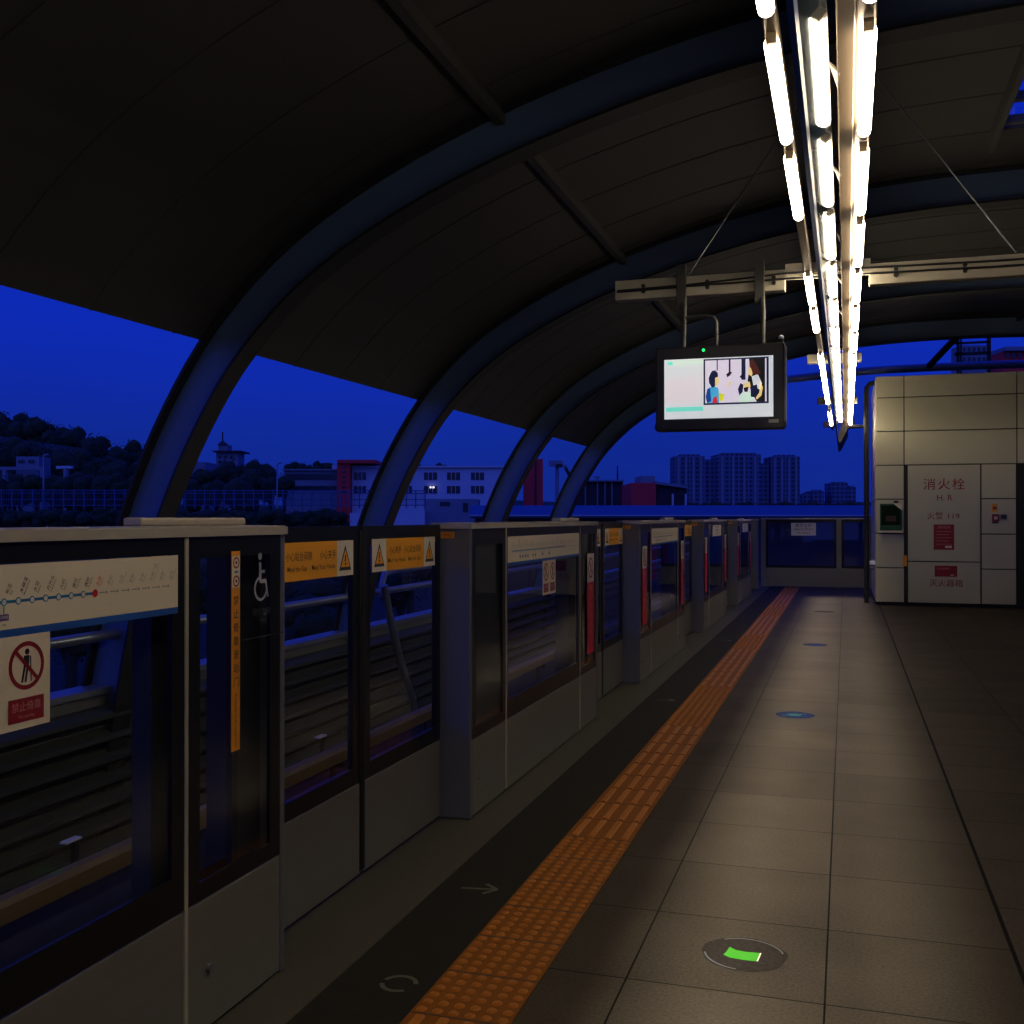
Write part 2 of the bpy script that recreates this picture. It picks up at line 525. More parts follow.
# ------------------------------------------------------------------ trackside things
for x, lab in ((-2.70, 'running rail nearer the platform'), (-4.14, 'running rail farther from the platform')):
    b = MB()
    b.prism([(x - 0.07, -1.25), (x + 0.07, -1.25), (x + 0.07, -1.235), (x + 0.012, -1.21), (x + 0.012, -1.10), (x + 0.036, -1.085), (x + 0.036, -1.05),
             (x - 0.036, -1.05), (x - 0.036, -1.085), (x - 0.012, -1.10), (x - 0.012, -1.21), (x - 0.07, -1.235)], Y0, 46, M['railsteel'])
    tag(b.build('running_rail'), 'steel ' + lab + ', on the track bed', 'rail')
tr = thing('third_rail', (-4.9, 10, -1.25), 'power rail under a tan cover beside the slatted wall', 'power rail')
b = MB()
b.prism([(-4.96, -0.90), (-4.94, -0.86), (-4.86, -0.86), (-4.84, -0.90), (-4.84, -1.0), (-4.85, -1.0), (-4.85, -0.91), (-4.87, -0.875), (-4.93, -0.875), (-4.95, -0.91)], 0, 45, M['cover'])
b.build('cover', tr)
MB().box(-4.925, -4.87, 0, 45, -1.02, -0.93, M['railsteel']).build('conductor', tr)
for i in range(10):
    y = 2.2 + 2.5 * i
    MB().box(-4.99, -4.95, y, y + 0.05, -1.25, -0.88, M['rubber']).box(-4.99, -4.85, y, y + 0.05, -1.07, -1.02, M['rubber']).build('bracket', tr)
for i, (x, z) in enumerate(((-4.55, -1.22), (-4.47, -1.23), (-4.39, -1.22))):
    b = MB(); b.tube([(x, Y0, z), (x, 45, z)], 0.022, M['cover'], 6)
    tag(b.build('trackside_cable'), ['tan cable on the track bed nearest the power rail', 'middle tan cable on the track bed', 'tan cable on the track bed farthest from the power rail'][i], 'cable', 'cables along the power rail')
for i in range(9):
    y = 3.4 + 0.95 * i
    b = MB(); b.box(-5.35, -5.29, y, y + 0.16, -0.875, -0.86, M['white_tip']).box(-5.34, -5.30, y + 0.1, y + 0.14, -1.25, -0.88, M['rubber'])  # white plates put in as glints along the track
    tag(b.build('trackside_glint'), 'small white topped plate standing in for a glint between slatted wall and power rail', 'marker', 'white trackside glint plates')
b = MB()
b.tube([(-5.72, -4, 0.50), (-5.72, 45, 0.50)], 0.045, M['pipe'], 10)
tag(b.build('trackside_handrail'), 'grey pipe handrail above the slatted trackside wall', 'handrail')
b = MB()
b.tube([(-5.6, 12.3, 0.45), (-5.62, 12.34, 0.62), (-5.7, 12.6, 0.73), (-5.75, 13.0, 0.75), (-5.75, 26, 0.75)], 0.04, M['pipe'], 10)
tag(b.build('curved_handrail'), 'upper pipe rail starting with a bend at the second rib', 'handrail')
b = MB()
b.tube([(-5.55, 12.25, 0.6), (-5.54, 12.4, 0.2), (-5.5, 12.65, -0.4), (-5.45, 12.95, -0.95), (-5.45, 13.0, -1.25)], 0.05, M['pipe'], 10)
tag(b.build('drain_pipe'), 'slanting pale drain pipe behind the open seam of the nearest sliding doors', 'drain pipe')

# ------------------------------------------------------------------ platform screen doors
FX, BX = -1.72, -1.92
CS = [0.30, 4.79, 9.17, 13.52, 17.85]
LAST = 22.15
WID = 2.73

STN = ['布吉', '木棉湾', '大芬', '丹竹头', '六约', '塘坑', '横岗', '永湖', '荷坳', '大运', '爱联', '吉祥', '龙城广场', '南联', '双龙']
STN_L = ['益田', '石厦', '购物公园', '福田', '少年宫', '莲花村', '华新', '通新岭', '红岭', '老街', '晒布', '翠竹', '田贝', '水贝', '草埔']
PIN = ['Buji', 'Mumianwan', 'Dafen', 'Danzhutou', 'Liuyue', 'Tangkeng', 'Henggang', 'Yonghu', "He'ao", 'Universiade', 'Ailian', 'Jixiang', 'Longcheng Square', 'Nanlian', 'Shuanglong']
PIN_L = ['Yitian', 'Shixia', 'Shopping Park', 'Futian', "Children's Palace", 'Lianhuacun', 'Huaxin', 'Tongxinling', 'Hongling', 'Laojie', 'Shaibu', 'Cuizhu', 'Tianbei', 'Shuibei', 'Caopu']

def route_map(root, ya, yb, y_cur, pitch=0.041):
    s = Sign((FX + 0.004, 0, 0), (0, 1, 0), (0, 0, 1))
    s.plate(ya, 1.211, yb, 1.35, M['sign_white'])
    s.rect(ya, 1.194, yb, 1.211, M['sign_blue'], 0)
    zl = 1.270
    names = STN_L + STN; pins = PIN_L + PIN
    cur = names.index('永湖')
    y_first = y_cur - pitch * cur
    y_last = y_cur + pitch * (len(names) - 1 - cur)
    s.line(max(y_first, ya + 0.03), zl, y_cur, zl, 0.0065, M['map_blue'], 1)
    y = y_cur + pitch * 0.35
    while y < y_last:
        s.line(y, zl, min(y + 0.022, y_last), zl, 0.003, M['map_grey'], 1); y += pitch
    for i, n in enumerate(names):
        y = y_first + pitch * i
        if y < ya + 0.04: continue
        if i < cur:
            s.disc(y, zl, 0.0085, M['map_blue'], 2, n=14); s.disc(y, zl, 0.006, M['sign_pale'], 3, n=14); ink = M['ink']
        elif i == cur:
            s.disc(y, zl, 0.0095, M['map_red'], 3, n=16); ink = M['map_red']
        else:
            s.disc(y, zl, 0.004, M['map_grey'], 2, n=10); ink = M['map_grey']
        a = math.radians(62)
        L = 0.0125 * len(n) * 0.5
        s.text(n, y + 0.008 + L * math.cos(a), zl + 0.017 + L * math.sin(a), 0.0125, ink, 2, a)
        L2 = 0.0036 * len(pins[i]) * 0.5
        s.text(pins[i], y + 0.017 + L2 * math.cos(a), zl + 0.014 + L2 * math.sin(a), 0.0075, ink if i == cur else M['ink_soft'] if i < cur else M['map_grey'], 2, a)
        if i < cur and n in ('布吉', '老街', '田贝', '红岭', '福田', '少年宫', '莲花村', '华新'):
            s.line(y, zl - 0.009, y, zl - 0.026, 0.003, M['ink_soft'], 1)
            s.rect(y - 0.014, zl - 0.040, y + 0.014, zl - 0.026, M['map_purple'] if n == '布吉' else M['red'] if n in ('老街',) else M['map_purple'], 1)
            s.text('5号线' if n == '布吉' else '1号线' if n == '老街' else '7号线', y, zl - 0.033, 0.009, M['sign_pale'], 2)
            s.text('Line', y, zl - 0.048, 0.007, M['ink'], 2)
    return s.build('route_map', root)

def leaning_person(s, x, z, k, m, l=3, flip=1):
    s.disc(x + 0.002 * flip, z + 0.030 * k, 0.007 * k, m, l, n=12)
    s.poly([(x - 0.008 * k, z + 0.022 * k), (x + 0.009 * k, z + 0.022 * k), (x + 0.007 * k, z - 0.004 * k), (x - 0.008 * k, z - 0.004 * k)], m, l)
    s.line(x - 0.005 * k, z, x - 0.013 * k, z - 0.036 * k, 0.006 * k, m, l)
    s.line(x + 0.004 * k, z, x - 0.003 * k, z - 0.036 * k, 0.006 * k, m, l)
    s.line(x + 0.012 * k, z + 0.020 * k, x + 0.014 * k, z - 0.036 * k, 0.0035 * k, m, l)

def no_sign(root, yc2, zc):
    """two prohibition signs side by side, hung under the map"""
    s = Sign((FX + 0.004, 0, 0), (0, 1, 0), (0, 0, 1))
    w = 0.145
    s.plate(yc2 - w, zc - 0.137, yc2 + w, zc + 0.068, M['sign_white'])
    for q, words_ in ((-1, '禁止翻越'), (1, '禁止倚靠')):
        c = yc2 + q * w / 2
        s.ring(c, zc, 0.043, 0.053, M['red'], 2)
        if q == 1: leaning_person(s, c, zc, 1.0, M['ink'], 1)
        else:
            leaning_person(s, c - 0.004, zc + 0.004, 0.9, M['ink'], 1, -1)
        s.line(c - 0.034, zc + 0.034, c + 0.034, zc - 0.034, 0.009, M['red'], 3)
        s.rect(c - 0.053, zc - 0.122, c + 0.053, zc - 0.070, M['red'], 1)
        s.text(words_, c, zc - 0.090, 0.022, M['redlight'], 2)
        s.text('No Leaning' if q == 1 else 'No Climbing', c, zc - 0.110, 0.010, M['redlight'], 2)
    return s.build('prohibition_sign', root)

def red_strip(root, y0, y1):
    s = Sign((FX + 0.004, 0, 0), (0, 1, 0), (0, 0, 1))
    s.plate(y0, 0.50, y1, 1.00, M['redband'])
    s.rect(y0, 1.00, y1, 1.20, M['sign_pale'], 0)
    c = (y0 + y1) / 2; r = (y1 - y0) * 0.36
    s.ring(c, 1.10, r * 0.82, r, M['redink'], 1)
    leaning_person(s, c, 1.10, r * 17, M['redink'], 1)
    s.line(c - r * 0.65, 1.10 + r * 0.65, c + r * 0.65, 1.10 - r * 0.65, 0.012, M['redink'], 2)
    for i, ch in enumerate('请勿倚靠屏蔽门'):
        s.text(ch, c, 0.955 - 0.062 * i, 0.05, M['redlight'], 1)
    return tag(s.build('warning_strip', root), 'red strip with white prohibition sign at its head')

panel_lab = ['nearest fixed platform screen panel with route map and wheelchair symbol', 'second fixed platform screen panel, with route map and two prohibition signs',
             'third fixed platform screen panel, with red strips at both ends', 'fourth fixed platform screen panel along the platform', 'farthest fixed platform screen panel, beside the end barrier']

def pane(root, y0, y1, z0, z1, bt, bb, bl, br):
    f = MB()
    f.box(FX - 0.012, FX, y0, y1, z1 - bt, z1, M['black'])
    f.box(FX - 0.012, FX, y0, y1, z0, z0 + bb, M['black'])
    f.box(FX - 0.012, FX, y0, y0 + bl, z0 + bb, z1 - bt, M['black'])
    f.box(FX - 0.012, FX, y1 - br, y1, z0 + bb, z1 - bt, M['black'])
    fo = f.build('pane_border', root)
    MB().box(FX - 0.009, FX - 0.003, y0 + bl, y1 - br, z0 + bb, z1 - bt, M['glass']).build('glass', fo)
    return fo

for k, C in enumerate(CS):
    r = thing('platform_screen_panel', ((FX + BX) / 2, C + WID / 2, 0), panel_lab[k], 'platform screen', 'fixed platform screen panels')
    E = C + WID
    a, c2 = C + 0.56, C + 2.195
    # end posts (steel), seen edge on
    for y0, y1 in ((C, C + 0.03), (E - 0.03, E)):
        MB().box(BX + 0.03, FX + 0.002, y0, y1, 0.004, 1.398, M['steel_grey'], 0.006).build('end_post', r)
    # mullions
    for y in (a, c2):
        MB().box(FX - 0.03, FX + 0.004, y - 0.007, y + 0.007, 0.02, 1.398, M['steel_cap']).build('mullion', r)
    # cap
    cap = MB()
    cap.prism([(BX, 1.398), (FX + 0.008, 1.398), (FX + 0.008, 1.422), (FX - 0.004, 1.426), (BX + 0.08, 1.427), (BX, 1.427)], C - 0.004, E + 0.004, M['steel_cap'])
    cap.build('top_cap', r)
    MB().box(BX + 0.01, BX + 0.07, c2 - 0.02, E - 0.02, 1.4265, 1.451, M['steel_cap'], 0.006).build('cable_duct', r)
    # kick panels
    for q, (y0, y1) in enumerate(((C + 0.032, a - 0.009), (a + 0.009, c2 - 0.009), (c2 + 0.009, E - 0.032))):
        kp = MB().box(FX - 0.02, FX, y0, y1, 0.012, 0.378, M['steel'], 0.004).build('kick_panel', r)
        if q != 1:
            lb = MB(); y = y0 + 0.10
            lb.tube([(FX - 0.002, y, 0.18), (FX + 0.010, y, 0.18)], 0.012, M['steel_grey'], 12)
            lb.build('lock', kp)
    MB().box(BX, BX + 0.015, C + 0.03, E - 0.03, 0.01, 0.36, M['rubber']).build('back_panel', r)
    z0, z1 = 0.382, 1.397
    p1 = pane(r, C + 0.03, a - 0.007, z0, z1, 0.08, 0.05, 0.05, 0.05)
    p2 = pane(r, a + 0.007, c2 - 0.007, z0, z1, 0.045, 0.10, 0.03, 0.055)
    p3 = pane(r, c2 + 0.007, E - 0.03, z0, z1, 0.06, 0.05, 0.06, 0.06)
    # drive covers and posts behind the glass
    MB().box(-1.90, -1.74, C + 0.045, a + 0.02, 0.40, 1.36, M['inner']).build('drive_cover', r)
    MB().box(-1.84, -1.78, c2 - 0.07, c2 + 0.055, 0.40, 1.36, M['inner']).build('inner_post', r)
    if k == 0:
        MB().box(-1.90, -1.79, c2 + 0.37, E - 0.035, 0.40, 1.36, M['inner']).build('drive_cover', r)
        MB().box(-1.785, -1.765, c2 + 0.30, c2 + 0.33, 0.40, 1.36, M['rubber']).build('inner_post', r)
    else:
        MB().box(-1.90, -1.78, c2 + 0.03, E - 0.04, 0.40, 1.36, M['inner']).build('drive_cover', r)
    # lettering
    if k < 3:
        route_map(r, a + 0.02, c2 - 0.045, C + (1.8185 if k == 0 else 1.75), 0.041 if k == 0 else 0.05)
    else:
        s = Sign((FX + 0.004, 0, 0), (0, 1, 0), (0, 0, 1))
        s.plate(a + 0.35, 1.20, c2 - 0.25, 1.35, M['sign_pale'])
        for i in range(3):
            s.text('请站在黄线以外候车 注意安全', (a + c2 + 0.1) / 2, 1.32 - 0.042 * i, 0.03, M['ink_soft'], 1)
        s.build('notice', r)
    if k < 2:
        no_sign(r, C + (1.525 if k == 0 else 1.40), 1.127)
    if k == 0:
        s = Sign((FX + 0.004, 0, 0), (0, 1, 0), (0, 0, 1))
        y0, y1 = 2.712, 2.756; c = (y0 + y1) / 2
        s.plate(y0, 0.765, y1, 1.352, M['orange_strip'])
        s.rect(y0 + 0.001, 1.245, y1 - 0.001, 1.338, M['sign_white'], 1)
        for z in (1.318, 1.264):
            s.ring(c, z, 0.012, 0.017, M['red'], 2); s.disc(c, z, 0.005, M['ink'], 2, n=10)
        s.rect(c - 0.010, 1.288, c + 0.010, 1.294, M['map_blue'], 2)
        for i, ch in enumerate('禁止倚靠滑动门'):
            s.text(ch, c, 1.205 - 0.040 * i, 0.030, M['ink'], 2)
        s.text('Do not lean on the sliding doors', c, 0.855, 0.012, M['ink'], 2, rot=-PI / 2)
        tag(s.build('warning_strip', r), 'narrow yellow vertical strip of warning lettering')
        s = Sign((FX + 0.002, 0, 0), (0, 1, 0), (0, 0, 1))
        c, zc = 2.885, 1.245
        s.disc(c - 0.010, zc + 0.087, 0.011, M['etched'], 1)
        s.line(c - 0.010, zc + 0.068, c - 0.008, zc + 0.010, 0.013, M['etched'], 1)
        s.line(c - 0.008, zc + 0.040, c + 0.018, zc + 0.040, 0.010, M['etched'], 1)
        s.line(c - 0.010, zc + 0.010, c + 0.024, zc + 0.010, 0.012, M['etched'], 1)
        s.line(c + 0.022, zc + 0.012, c + 0.036, zc - 0.040, 0.009, M['etched'], 1)
        s.ring(c - 0.006, zc - 0.012, 0.030, 0.038, M['etched'], 1, a0=math.radians(105), a1=math.radians(360))
        s.text('轮椅专用', c, zc - 0.085, 0.026, M['etched_dim'], 1)
        s.text('Wheelchair', c, zc - 0.108, 0.012, M['etched_dim'], 1)
        s.line(2.775, 1.085, 3.02, 1.085, 0.003, M['etched_dim'], 1)
        tag(s.build('wheelchair_symbol', r), 'pale wheelchair symbol with small lettering')
    else:
        red_strip(r, E - 0.34, E - 0.14)
        if k >= 2:
            red_strip(r, C + 0.10, C + 0.32)
        s = Sign((FX - 0.10, C - 0.0005, 0), (1, 0, 0), (0, 0, 1), 0.0005)
        s.rect(-0.05, 1.352, 0.02, 1.382, M['orange_strip'], 1)
        s.text('小心', -0.015, 1.367, 0.024, M['ink'], 2)
        s.build('caution_sticker', r)

DX = -1.87
def tri(s, y, z, k, m_out, m_in):
    s.poly([(y - 0.055 * k, z - 0.05 * k), (y + 0.055 * k, z - 0.05 * k), (y, z + 0.055 * k)], m_out, 1)
    s.poly([(y - 0.040 * k, z - 0.036 * k), (y + 0.040 * k, z - 0.036 * k), (y, z + 0.038 * k)], m_in, 2)
    s.line(y, z + 0.014 * k, y - 0.004 * k, z - 0.014 * k, 0.010 * k, m_out, 3)
    s.disc(y, z - 0.024 * k, 0.006 * k, m_out, 3, n=10)

door_where = ['nearest', 'second', 'third', 'fourth', 'farthest']
ends = CS[1:] + [LAST]
for k, C in enumerate(CS):
    ya, yb = C + WID + 0.012, ends[k] - 0.012
    mid = (ya + yb) / 2
    for q in (0, 1):
        y0, y1 = (ya, mid - 0.006) if q == 0 else (mid + 0.006, yb)
        side = 'left' if q == 0 else 'right'
        r = thing('sliding_door', (DX - 0.03, (y0 + y1) / 2, 0.03),
                  f'{side} leaf of the {door_where[k]} pair of glass sliding doors' + (', with a yellow warning banner' if k < 3 else ''), 'platform door', 'platform sliding doors')
        f = MB()
        bl, br = (0.05, 0.075) if q == 0 else (0.075, 0.05)
        f.box(DX - 0.022, DX, y0, y1, 1.335, 1.418, M['black'])
        f.box(DX - 0.022, DX, y0, y1, 0.385, 0.45, M['black'])
        f.box(DX - 0.022, DX, y0, y0 + bl, 0.45, 1.335, M['black'])
        f.box(DX - 0.022, DX, y1 - br, y1, 0.45, 1.335, M['black'])
        fo = f.build('door_frame', r)
        MB().box(DX - 0.012, DX - 0.004, y0 + bl, y1 - br, 0.45, 1.335, M['glass']).build('glass', fo)
        MB().box(DX - 0.04, DX + 0.002, y0 + 0.003, y1 - 0.003, 0.016, 0.382, M['steel'], 0.004).build('kick_panel', r)
        e = y1 if q == 0 else y0
        MB().box(DX - 0.05, DX + 0.004, e - 0.018, e + 0.004 if q == 0 else e + 0.018, 0.03, 1.40, M['rubber']).build('edge_seal', r)
        if k < 3:
            s = Sign((DX + 0.002, 0, 0), (0, 1, 0), (0, 0, 1))
            w = 0.70
            b0 = y1 - 0.08 - w if q == 0 else y0 + 0.085
            b0 = max(b0, y0 + 0.02) if q == 0 else b0
            b1 = y1 - 0.08 if q == 0 else b0 + w
            s.plate(b0, 1.225, b1, 1.362, M['yellow'])
            zc = 1.293
            for e0, e1 in ((b0, b0 + 0.14), (b1 - 0.14, b1)):
                s.rect(e0, 1.225, e1, 1.362, M['sign_pale'], 0.5)
                tri(s, (e0 + e1) / 2, zc, 0.95, M['ink'], M['yellow'])
            c = (b0 + b1) / 2
            s.text('小心站台间隙' if q == 0 else '小心夹手', c - (0.085 if q == 0 else 0.115), zc + 0.016, 0.036, M['ink'], 1, sx=0.9)
            s.text('小心夹手' if q == 0 else '小心站台间隙', c + (0.135 if q == 0 else 0.075), zc + 0.016, 0.036, M['ink'], 1, sx=0.9)
            s.text('Mind the Gap' if q == 0 else 'Mind Your Hands', c - 0.10, zc - 0.026, 0.026, M['ink'], 1)
            s.text('Mind Your Hands' if q == 0 else 'Mind the Gap', c + 0.10, zc - 0.026, 0.026, M['ink'], 1)
            tag(s.build('warning_banner', r), 'yellow banner with black lettering and warning triangles')

# last post
r = thing('screen_end_post', (-1.88, LAST + 0.12, 0), 'grey steel post closing the row of platform screens at the far end', 'post')
MB().box(BX, FX, LAST, LAST + 0.28, 0.004, 1.398, M['steel_grey'], 0.01).build('post_body', r)
MB().box(BX - 0.005, FX + 0.008, LAST - 0.004, LAST + 0.284, 1.398, 1.43, M['steel_cap'], 0.006).build('top_cap', r)

# end barrier
EY = 23.0
r = thing('end_barrier', (-0.65, EY, 0), 'glass and steel barrier across the far end of the platform', 'barrier')
f = MB()
for x0, x1 in ((-1.72, -1.62), (-0.19, -0.09), (0.42, 0.50)):
    MB().box(x0, x1, EY, EY + 0.1, 0.0, 1.42, M['steel'], 0.006).build('post', r)
MB().box(-1.72, 0.50, EY - 0.01, EY + 0.11, 1.42, 1.45, M['steel_cap'], 0.006).build('top_rail', r)
for x0, x1 in ((-1.62, -0.19), (-0.09, 0.42)):
    MB().box(x0, x1, EY + 0.03, EY + 0.06, 0.01, 0.40, M['steel'], 0.004).build('kick_panel', r)
    f = MB()
    f.box(x0, x1, EY + 0.03, EY + 0.06, 1.36, 1.42, M['black']).box(x0, x1, EY + 0.03, EY + 0.06, 0.40, 0.46, M['black'])
    f.box(x0, x0 + 0.05, EY + 0.03, EY + 0.06, 0.46, 1.36, M['black']).box(x1 - 0.05, x1, EY + 0.03, EY + 0.06, 0.46, 1.36, M['black'])
    fo = f.build('pane_border', r)
    MB().box(x0 + 0.05, x1 - 0.05, EY + 0.04, EY + 0.046, 0.46, 1.36, M['glass']).build('glass', fo)
s = Sign((0, EY + 0.028, 0), (1, 0, 0), (0, 0, 1))
s.plate(-1.10, 1.08, -0.60, 1.345, M['sign_pale'])
s.text('乘客止步', -0.85, 1.285, 0.085, M['ink_soft'], 1)
s.text('设备区域 请勿进入', -0.85, 1.21, 0.05, M['ink_soft'], 1)
s.text('No Entry', -0.85, 1.135, 0.07, M['ink_soft'], 1)
s.build('notice', r)

# ------------------------------------------------------------------ floor markings
b = MB()
b.box(-1.22, -0.917, -2, 22.9, 0.0, 0.004, M['tactile'])
dots = [(C + WID - 0.02, C + 4.33) for C in CS]
y = -1.92
n = 0
while y < 22.55:
    isdot = any(d0 <= y + 0.15 <= d1 for d0, d1 in dots)
    if isdot:
        for i in range(6):
            for j in range(6):
                cx, cy = -1.22 + 0.025 + 0.0505 * i, y + 0.025 + 0.05 * j
                vs = [(cx + rr * math.cos(PI * q / 4), cy + rr * math.sin(PI * q / 4), z) for rr, z in ((0.017, 0.004), (0.011, 0.009)) for q in range(8)]
                fs = [(q, (q + 1) % 8, 8 + (q + 1) % 8, 8 + q) for q in range(8)] + [tuple(range(8, 16))]
                b.add(vs, fs, M['tactile_line'])
    else:
        for i in range(4):
            cx = -1.22 + 0.038 + 0.0757 * i
            b.prism([(cx - 0.016, 0.004), (cx + 0.016, 0.004), (cx + 0.010, 0.009), (cx - 0.010, 0.009)], y + 0.015, y + 0.285, M['tactile_line'])
    b.box(-1.22, -0.917, y - 0.003, y + 0.003, 0.004, 0.0046, M['dark_trim'])
    y += 0.3
tag(b.build('tactile_paving'), 'orange raised tactile strip along the platform floor', 'tactile paving')

def round_sticker(x, y, m, lab, rr=0.14):
    s = Sign((x, y, 0.0005), (1, 0, 0), (0, 1, 0), 0.0004)
    n = 36
    def ragged(r):
        return [(r * (1 + 0.03 * math.sin(5 * t) + random.uniform(-0.025, 0.025)) * math.cos(t), r * (1 + random.uniform(-0.025, 0.025)) * math.sin(t)) for t in [2 * PI * i / n for i in range(n)]]
    s.poly(ragged(rr), m, 1)
    s.ring(0, 0, rr * 0.90, rr * 0.94, M['sticker_dark'] if m is M['sticker_blue'] else M['etched_dim'], 2, a0=0.3, a1=2.2)
    s.ring(0, 0, rr * 0.90, rr * 0.94, M['sticker_dark'] if m is M['sticker_blue'] else M['etched_dim'], 2, a0=3.3, a1=4.6)
    return s, lab
def fin_sticker(s, lab, name='floor_sticker'):
    return tag(s.build(name), lab, 'floor sticker')
s, lab = round_sticker(-0.325, 3.60, M['sticker_dark'], 'worn round floor sticker under a bright green patch, nearest the viewer')
o = fin_sticker(s, lab)
s = Sign((-0.325, 3.60, 0.0016), (1, 0, 0), (0, 1, 0), 0.0004)
s.poly([(-0.052, 0.042), (-0.03, 0.022), (0.0, 0.016), (0.055, 0.020), (0.048, -0.050), (0.0, -0.052), (-0.042, -0.046), (-0.066, -0.028), (-0.058, 0.0)], M['sticker_green'], 1)
s.line(0.052, 0.020, 0.046, -0.050, 0.004, M['sign_pale'], 2)
tag(s.build('green_patch'), 'bright green torn paper patch on the nearest round floor sticker', 'paper patch')
s, lab = round_sticker(-0.36, 8.07, M['sticker_blue'], 'round blue floor sticker with a pale teal mark, in the middle of the walkway')
s.poly([(-0.06, 0.02), (0.0, 0.05), (0.05, 0.02), (0.03, -0.03), (-0.03, -0.04)], M['sticker_teal'], 2)
s.line(-0.09, -0.05, 0.08, 0.06, 0.012, M['sticker_teal'], 2)
fin_sticker(s, lab)
s, lab = round_sticker(-0.34, 12.6, M['sticker_blue'], 'faint round blue floor sticker halfway to the end barrier')
fin_sticker(s, lab)
s, lab = round_sticker(-0.33, 17.1, M['sticker_dark'], 'dark worn floor sticker farthest along the walkway', 0.16)
fin_sticker(s, lab)
for y, lab in ((3.92, 'faded arrow on the dark floor at the nearest sliding doors'), (8.42, 'faded arrow on the dark floor at the second pair of sliding doors'), (12.75, 'faded arrow on the dark floor at the third pair of sliding doors')):
    s = Sign((-1.37, y, 0.0005), (1, 0, 0), (0, 1, 0), 0.0004)
    s.line(-0.07, -0.01, 0.06, 0.012, 0.016, M['arrow'], 1)
    s.line(0.07, 0.014, 0.01, 0.06, 0.016, M['arrow'], 1)
    s.line(0.07, 0.014, 0.03, -0.045, 0.016, M['arrow'], 1)
    tag(s.build('floor_arrow'), lab, 'floor arrow', 'boarding arrows')
s = Sign((-1.33, 3.05, 0.0005), (1, 0, 0), (0, 1, 0), 0.0004)
s.ring(0, 0, 0.045, 0.06, M['arrow'], 1, a0=0.2, a1=2.9); s.ring(0, 0, 0.045, 0.06, M['arrow'], 1, a0=3.4, a1=5.4)
tag(s.build('floor_mark'), 'faint worn ring on the dark floor left of the nearest tactile tiles', 'floor mark')

# ------------------------------------------------------------------ lamp fitting
LX, LY0, LY1 = -0.09, -1.3, 22.4
r = thing('linear_light', (LX, 12, 2.85), 'long suspended lamp fitting with two rows of fluorescent tubes', 'ceiling light')
b = MB()
b.prism([(-0.1346, 2.82), (-0.054, 3.04), (-0.066, 3.044), (-0.1466, 2.824)], LY0, 22.9, M['fin'])
fo = b.build('fin_panel', r)
b = MB(); b.prism([(-0.150, 2.822), (-0.130, 2.808), (-0.122, 2.832), (-0.142, 2.850)], LY0, 22.95, M['fin_blue']); b.build('edge_strip', fo)
b = MB(); b.box(-0.275, -0.225, LY0, 21.6, 3.165, 3.235, M['rail_brown'], 0.006); b.build('tube_rail', r)
b = MB(); b.box(-0.030, 0.035, LY0, 21.6, 3.155, 3.24, M['rail_brown'], 0.006); b.box(0.035, 0.105, LY0, 21.6, 3.175, 3.235, M['rail_brown'], 0.006); b.build('tube_rail', r)
for i in range(-4, 13):
    y = 3.87 + 1.26 * i
    for x, skip in ((-0.25, (2, 5, 10)), (0.078, ())):
        if i in skip: continue
        t = MB(); t.tube([(x, y, 3.138), (x, y + 0.99, 3.138)], 0.028, M['tube'], 12)
        to = t.build('lamp_tube', r)
        for yy in (y - 0.02, y + 1.01):
            MB().box(x - 0.018, x + 0.018, yy - 0.018, yy + 0.018, 3.125, 3.17, M['rail_brown']).build('tube_holder', to)
b = MB(); b.prism([(-0.075, 3.12), (0.04, 3.12), (-0.095, 2.835), (-0.125, 2.83)], 20.3, 22.95, M['purlin']); b.build('end_nose', r)
for y in (3.5, 8.0, 12.5, 17.0, 21.3):
    MB().box(-0.42, 0.17, y - 0.05, y + 0.05, 3.20, 3.30, M['beam'], 0.006).build('cross_bracket', r)
for i in range(-1, 16):
    y = 1.7 + 1.26 * i
    MB().add([(-0.06, y, 3.20), (-0.02, y + 0.02, 3.16), (-0.02, y + 0.35, 3.20), (-0.06, y + 0.004, 3.19), (-0.02, y + 0.024, 3.15), (-0.02, y + 0.354, 3.19)],
             [(0, 1, 2), (5, 4, 3), (0, 3, 4, 1), (1, 4, 5, 2), (2, 5, 3, 0)], M['beam']).build('gusset', r)
# narrow area lights added inside the fitting to cast the bright floor strip
for x, tilt, power in ((-0.012, 6.6, 82), (0.008, -2.0, 46)):
    ar = bpy.data.lights.new('pool_light', 'AREA')
    ar.shape = 'RECTANGLE'; ar.size = 0.015; ar.size_y = 25.0
    ar.spread = math.radians(15)
    ar.energy = power
    ar.color = (1.0, 0.90, 0.76)
    ao = bpy.data.objects.new('pool_light', ar); COL.objects.link(ao)
    ao.location = (x, 9.0, 3.13)
    ao.rotation_euler = (0, math.radians(tilt), 0)

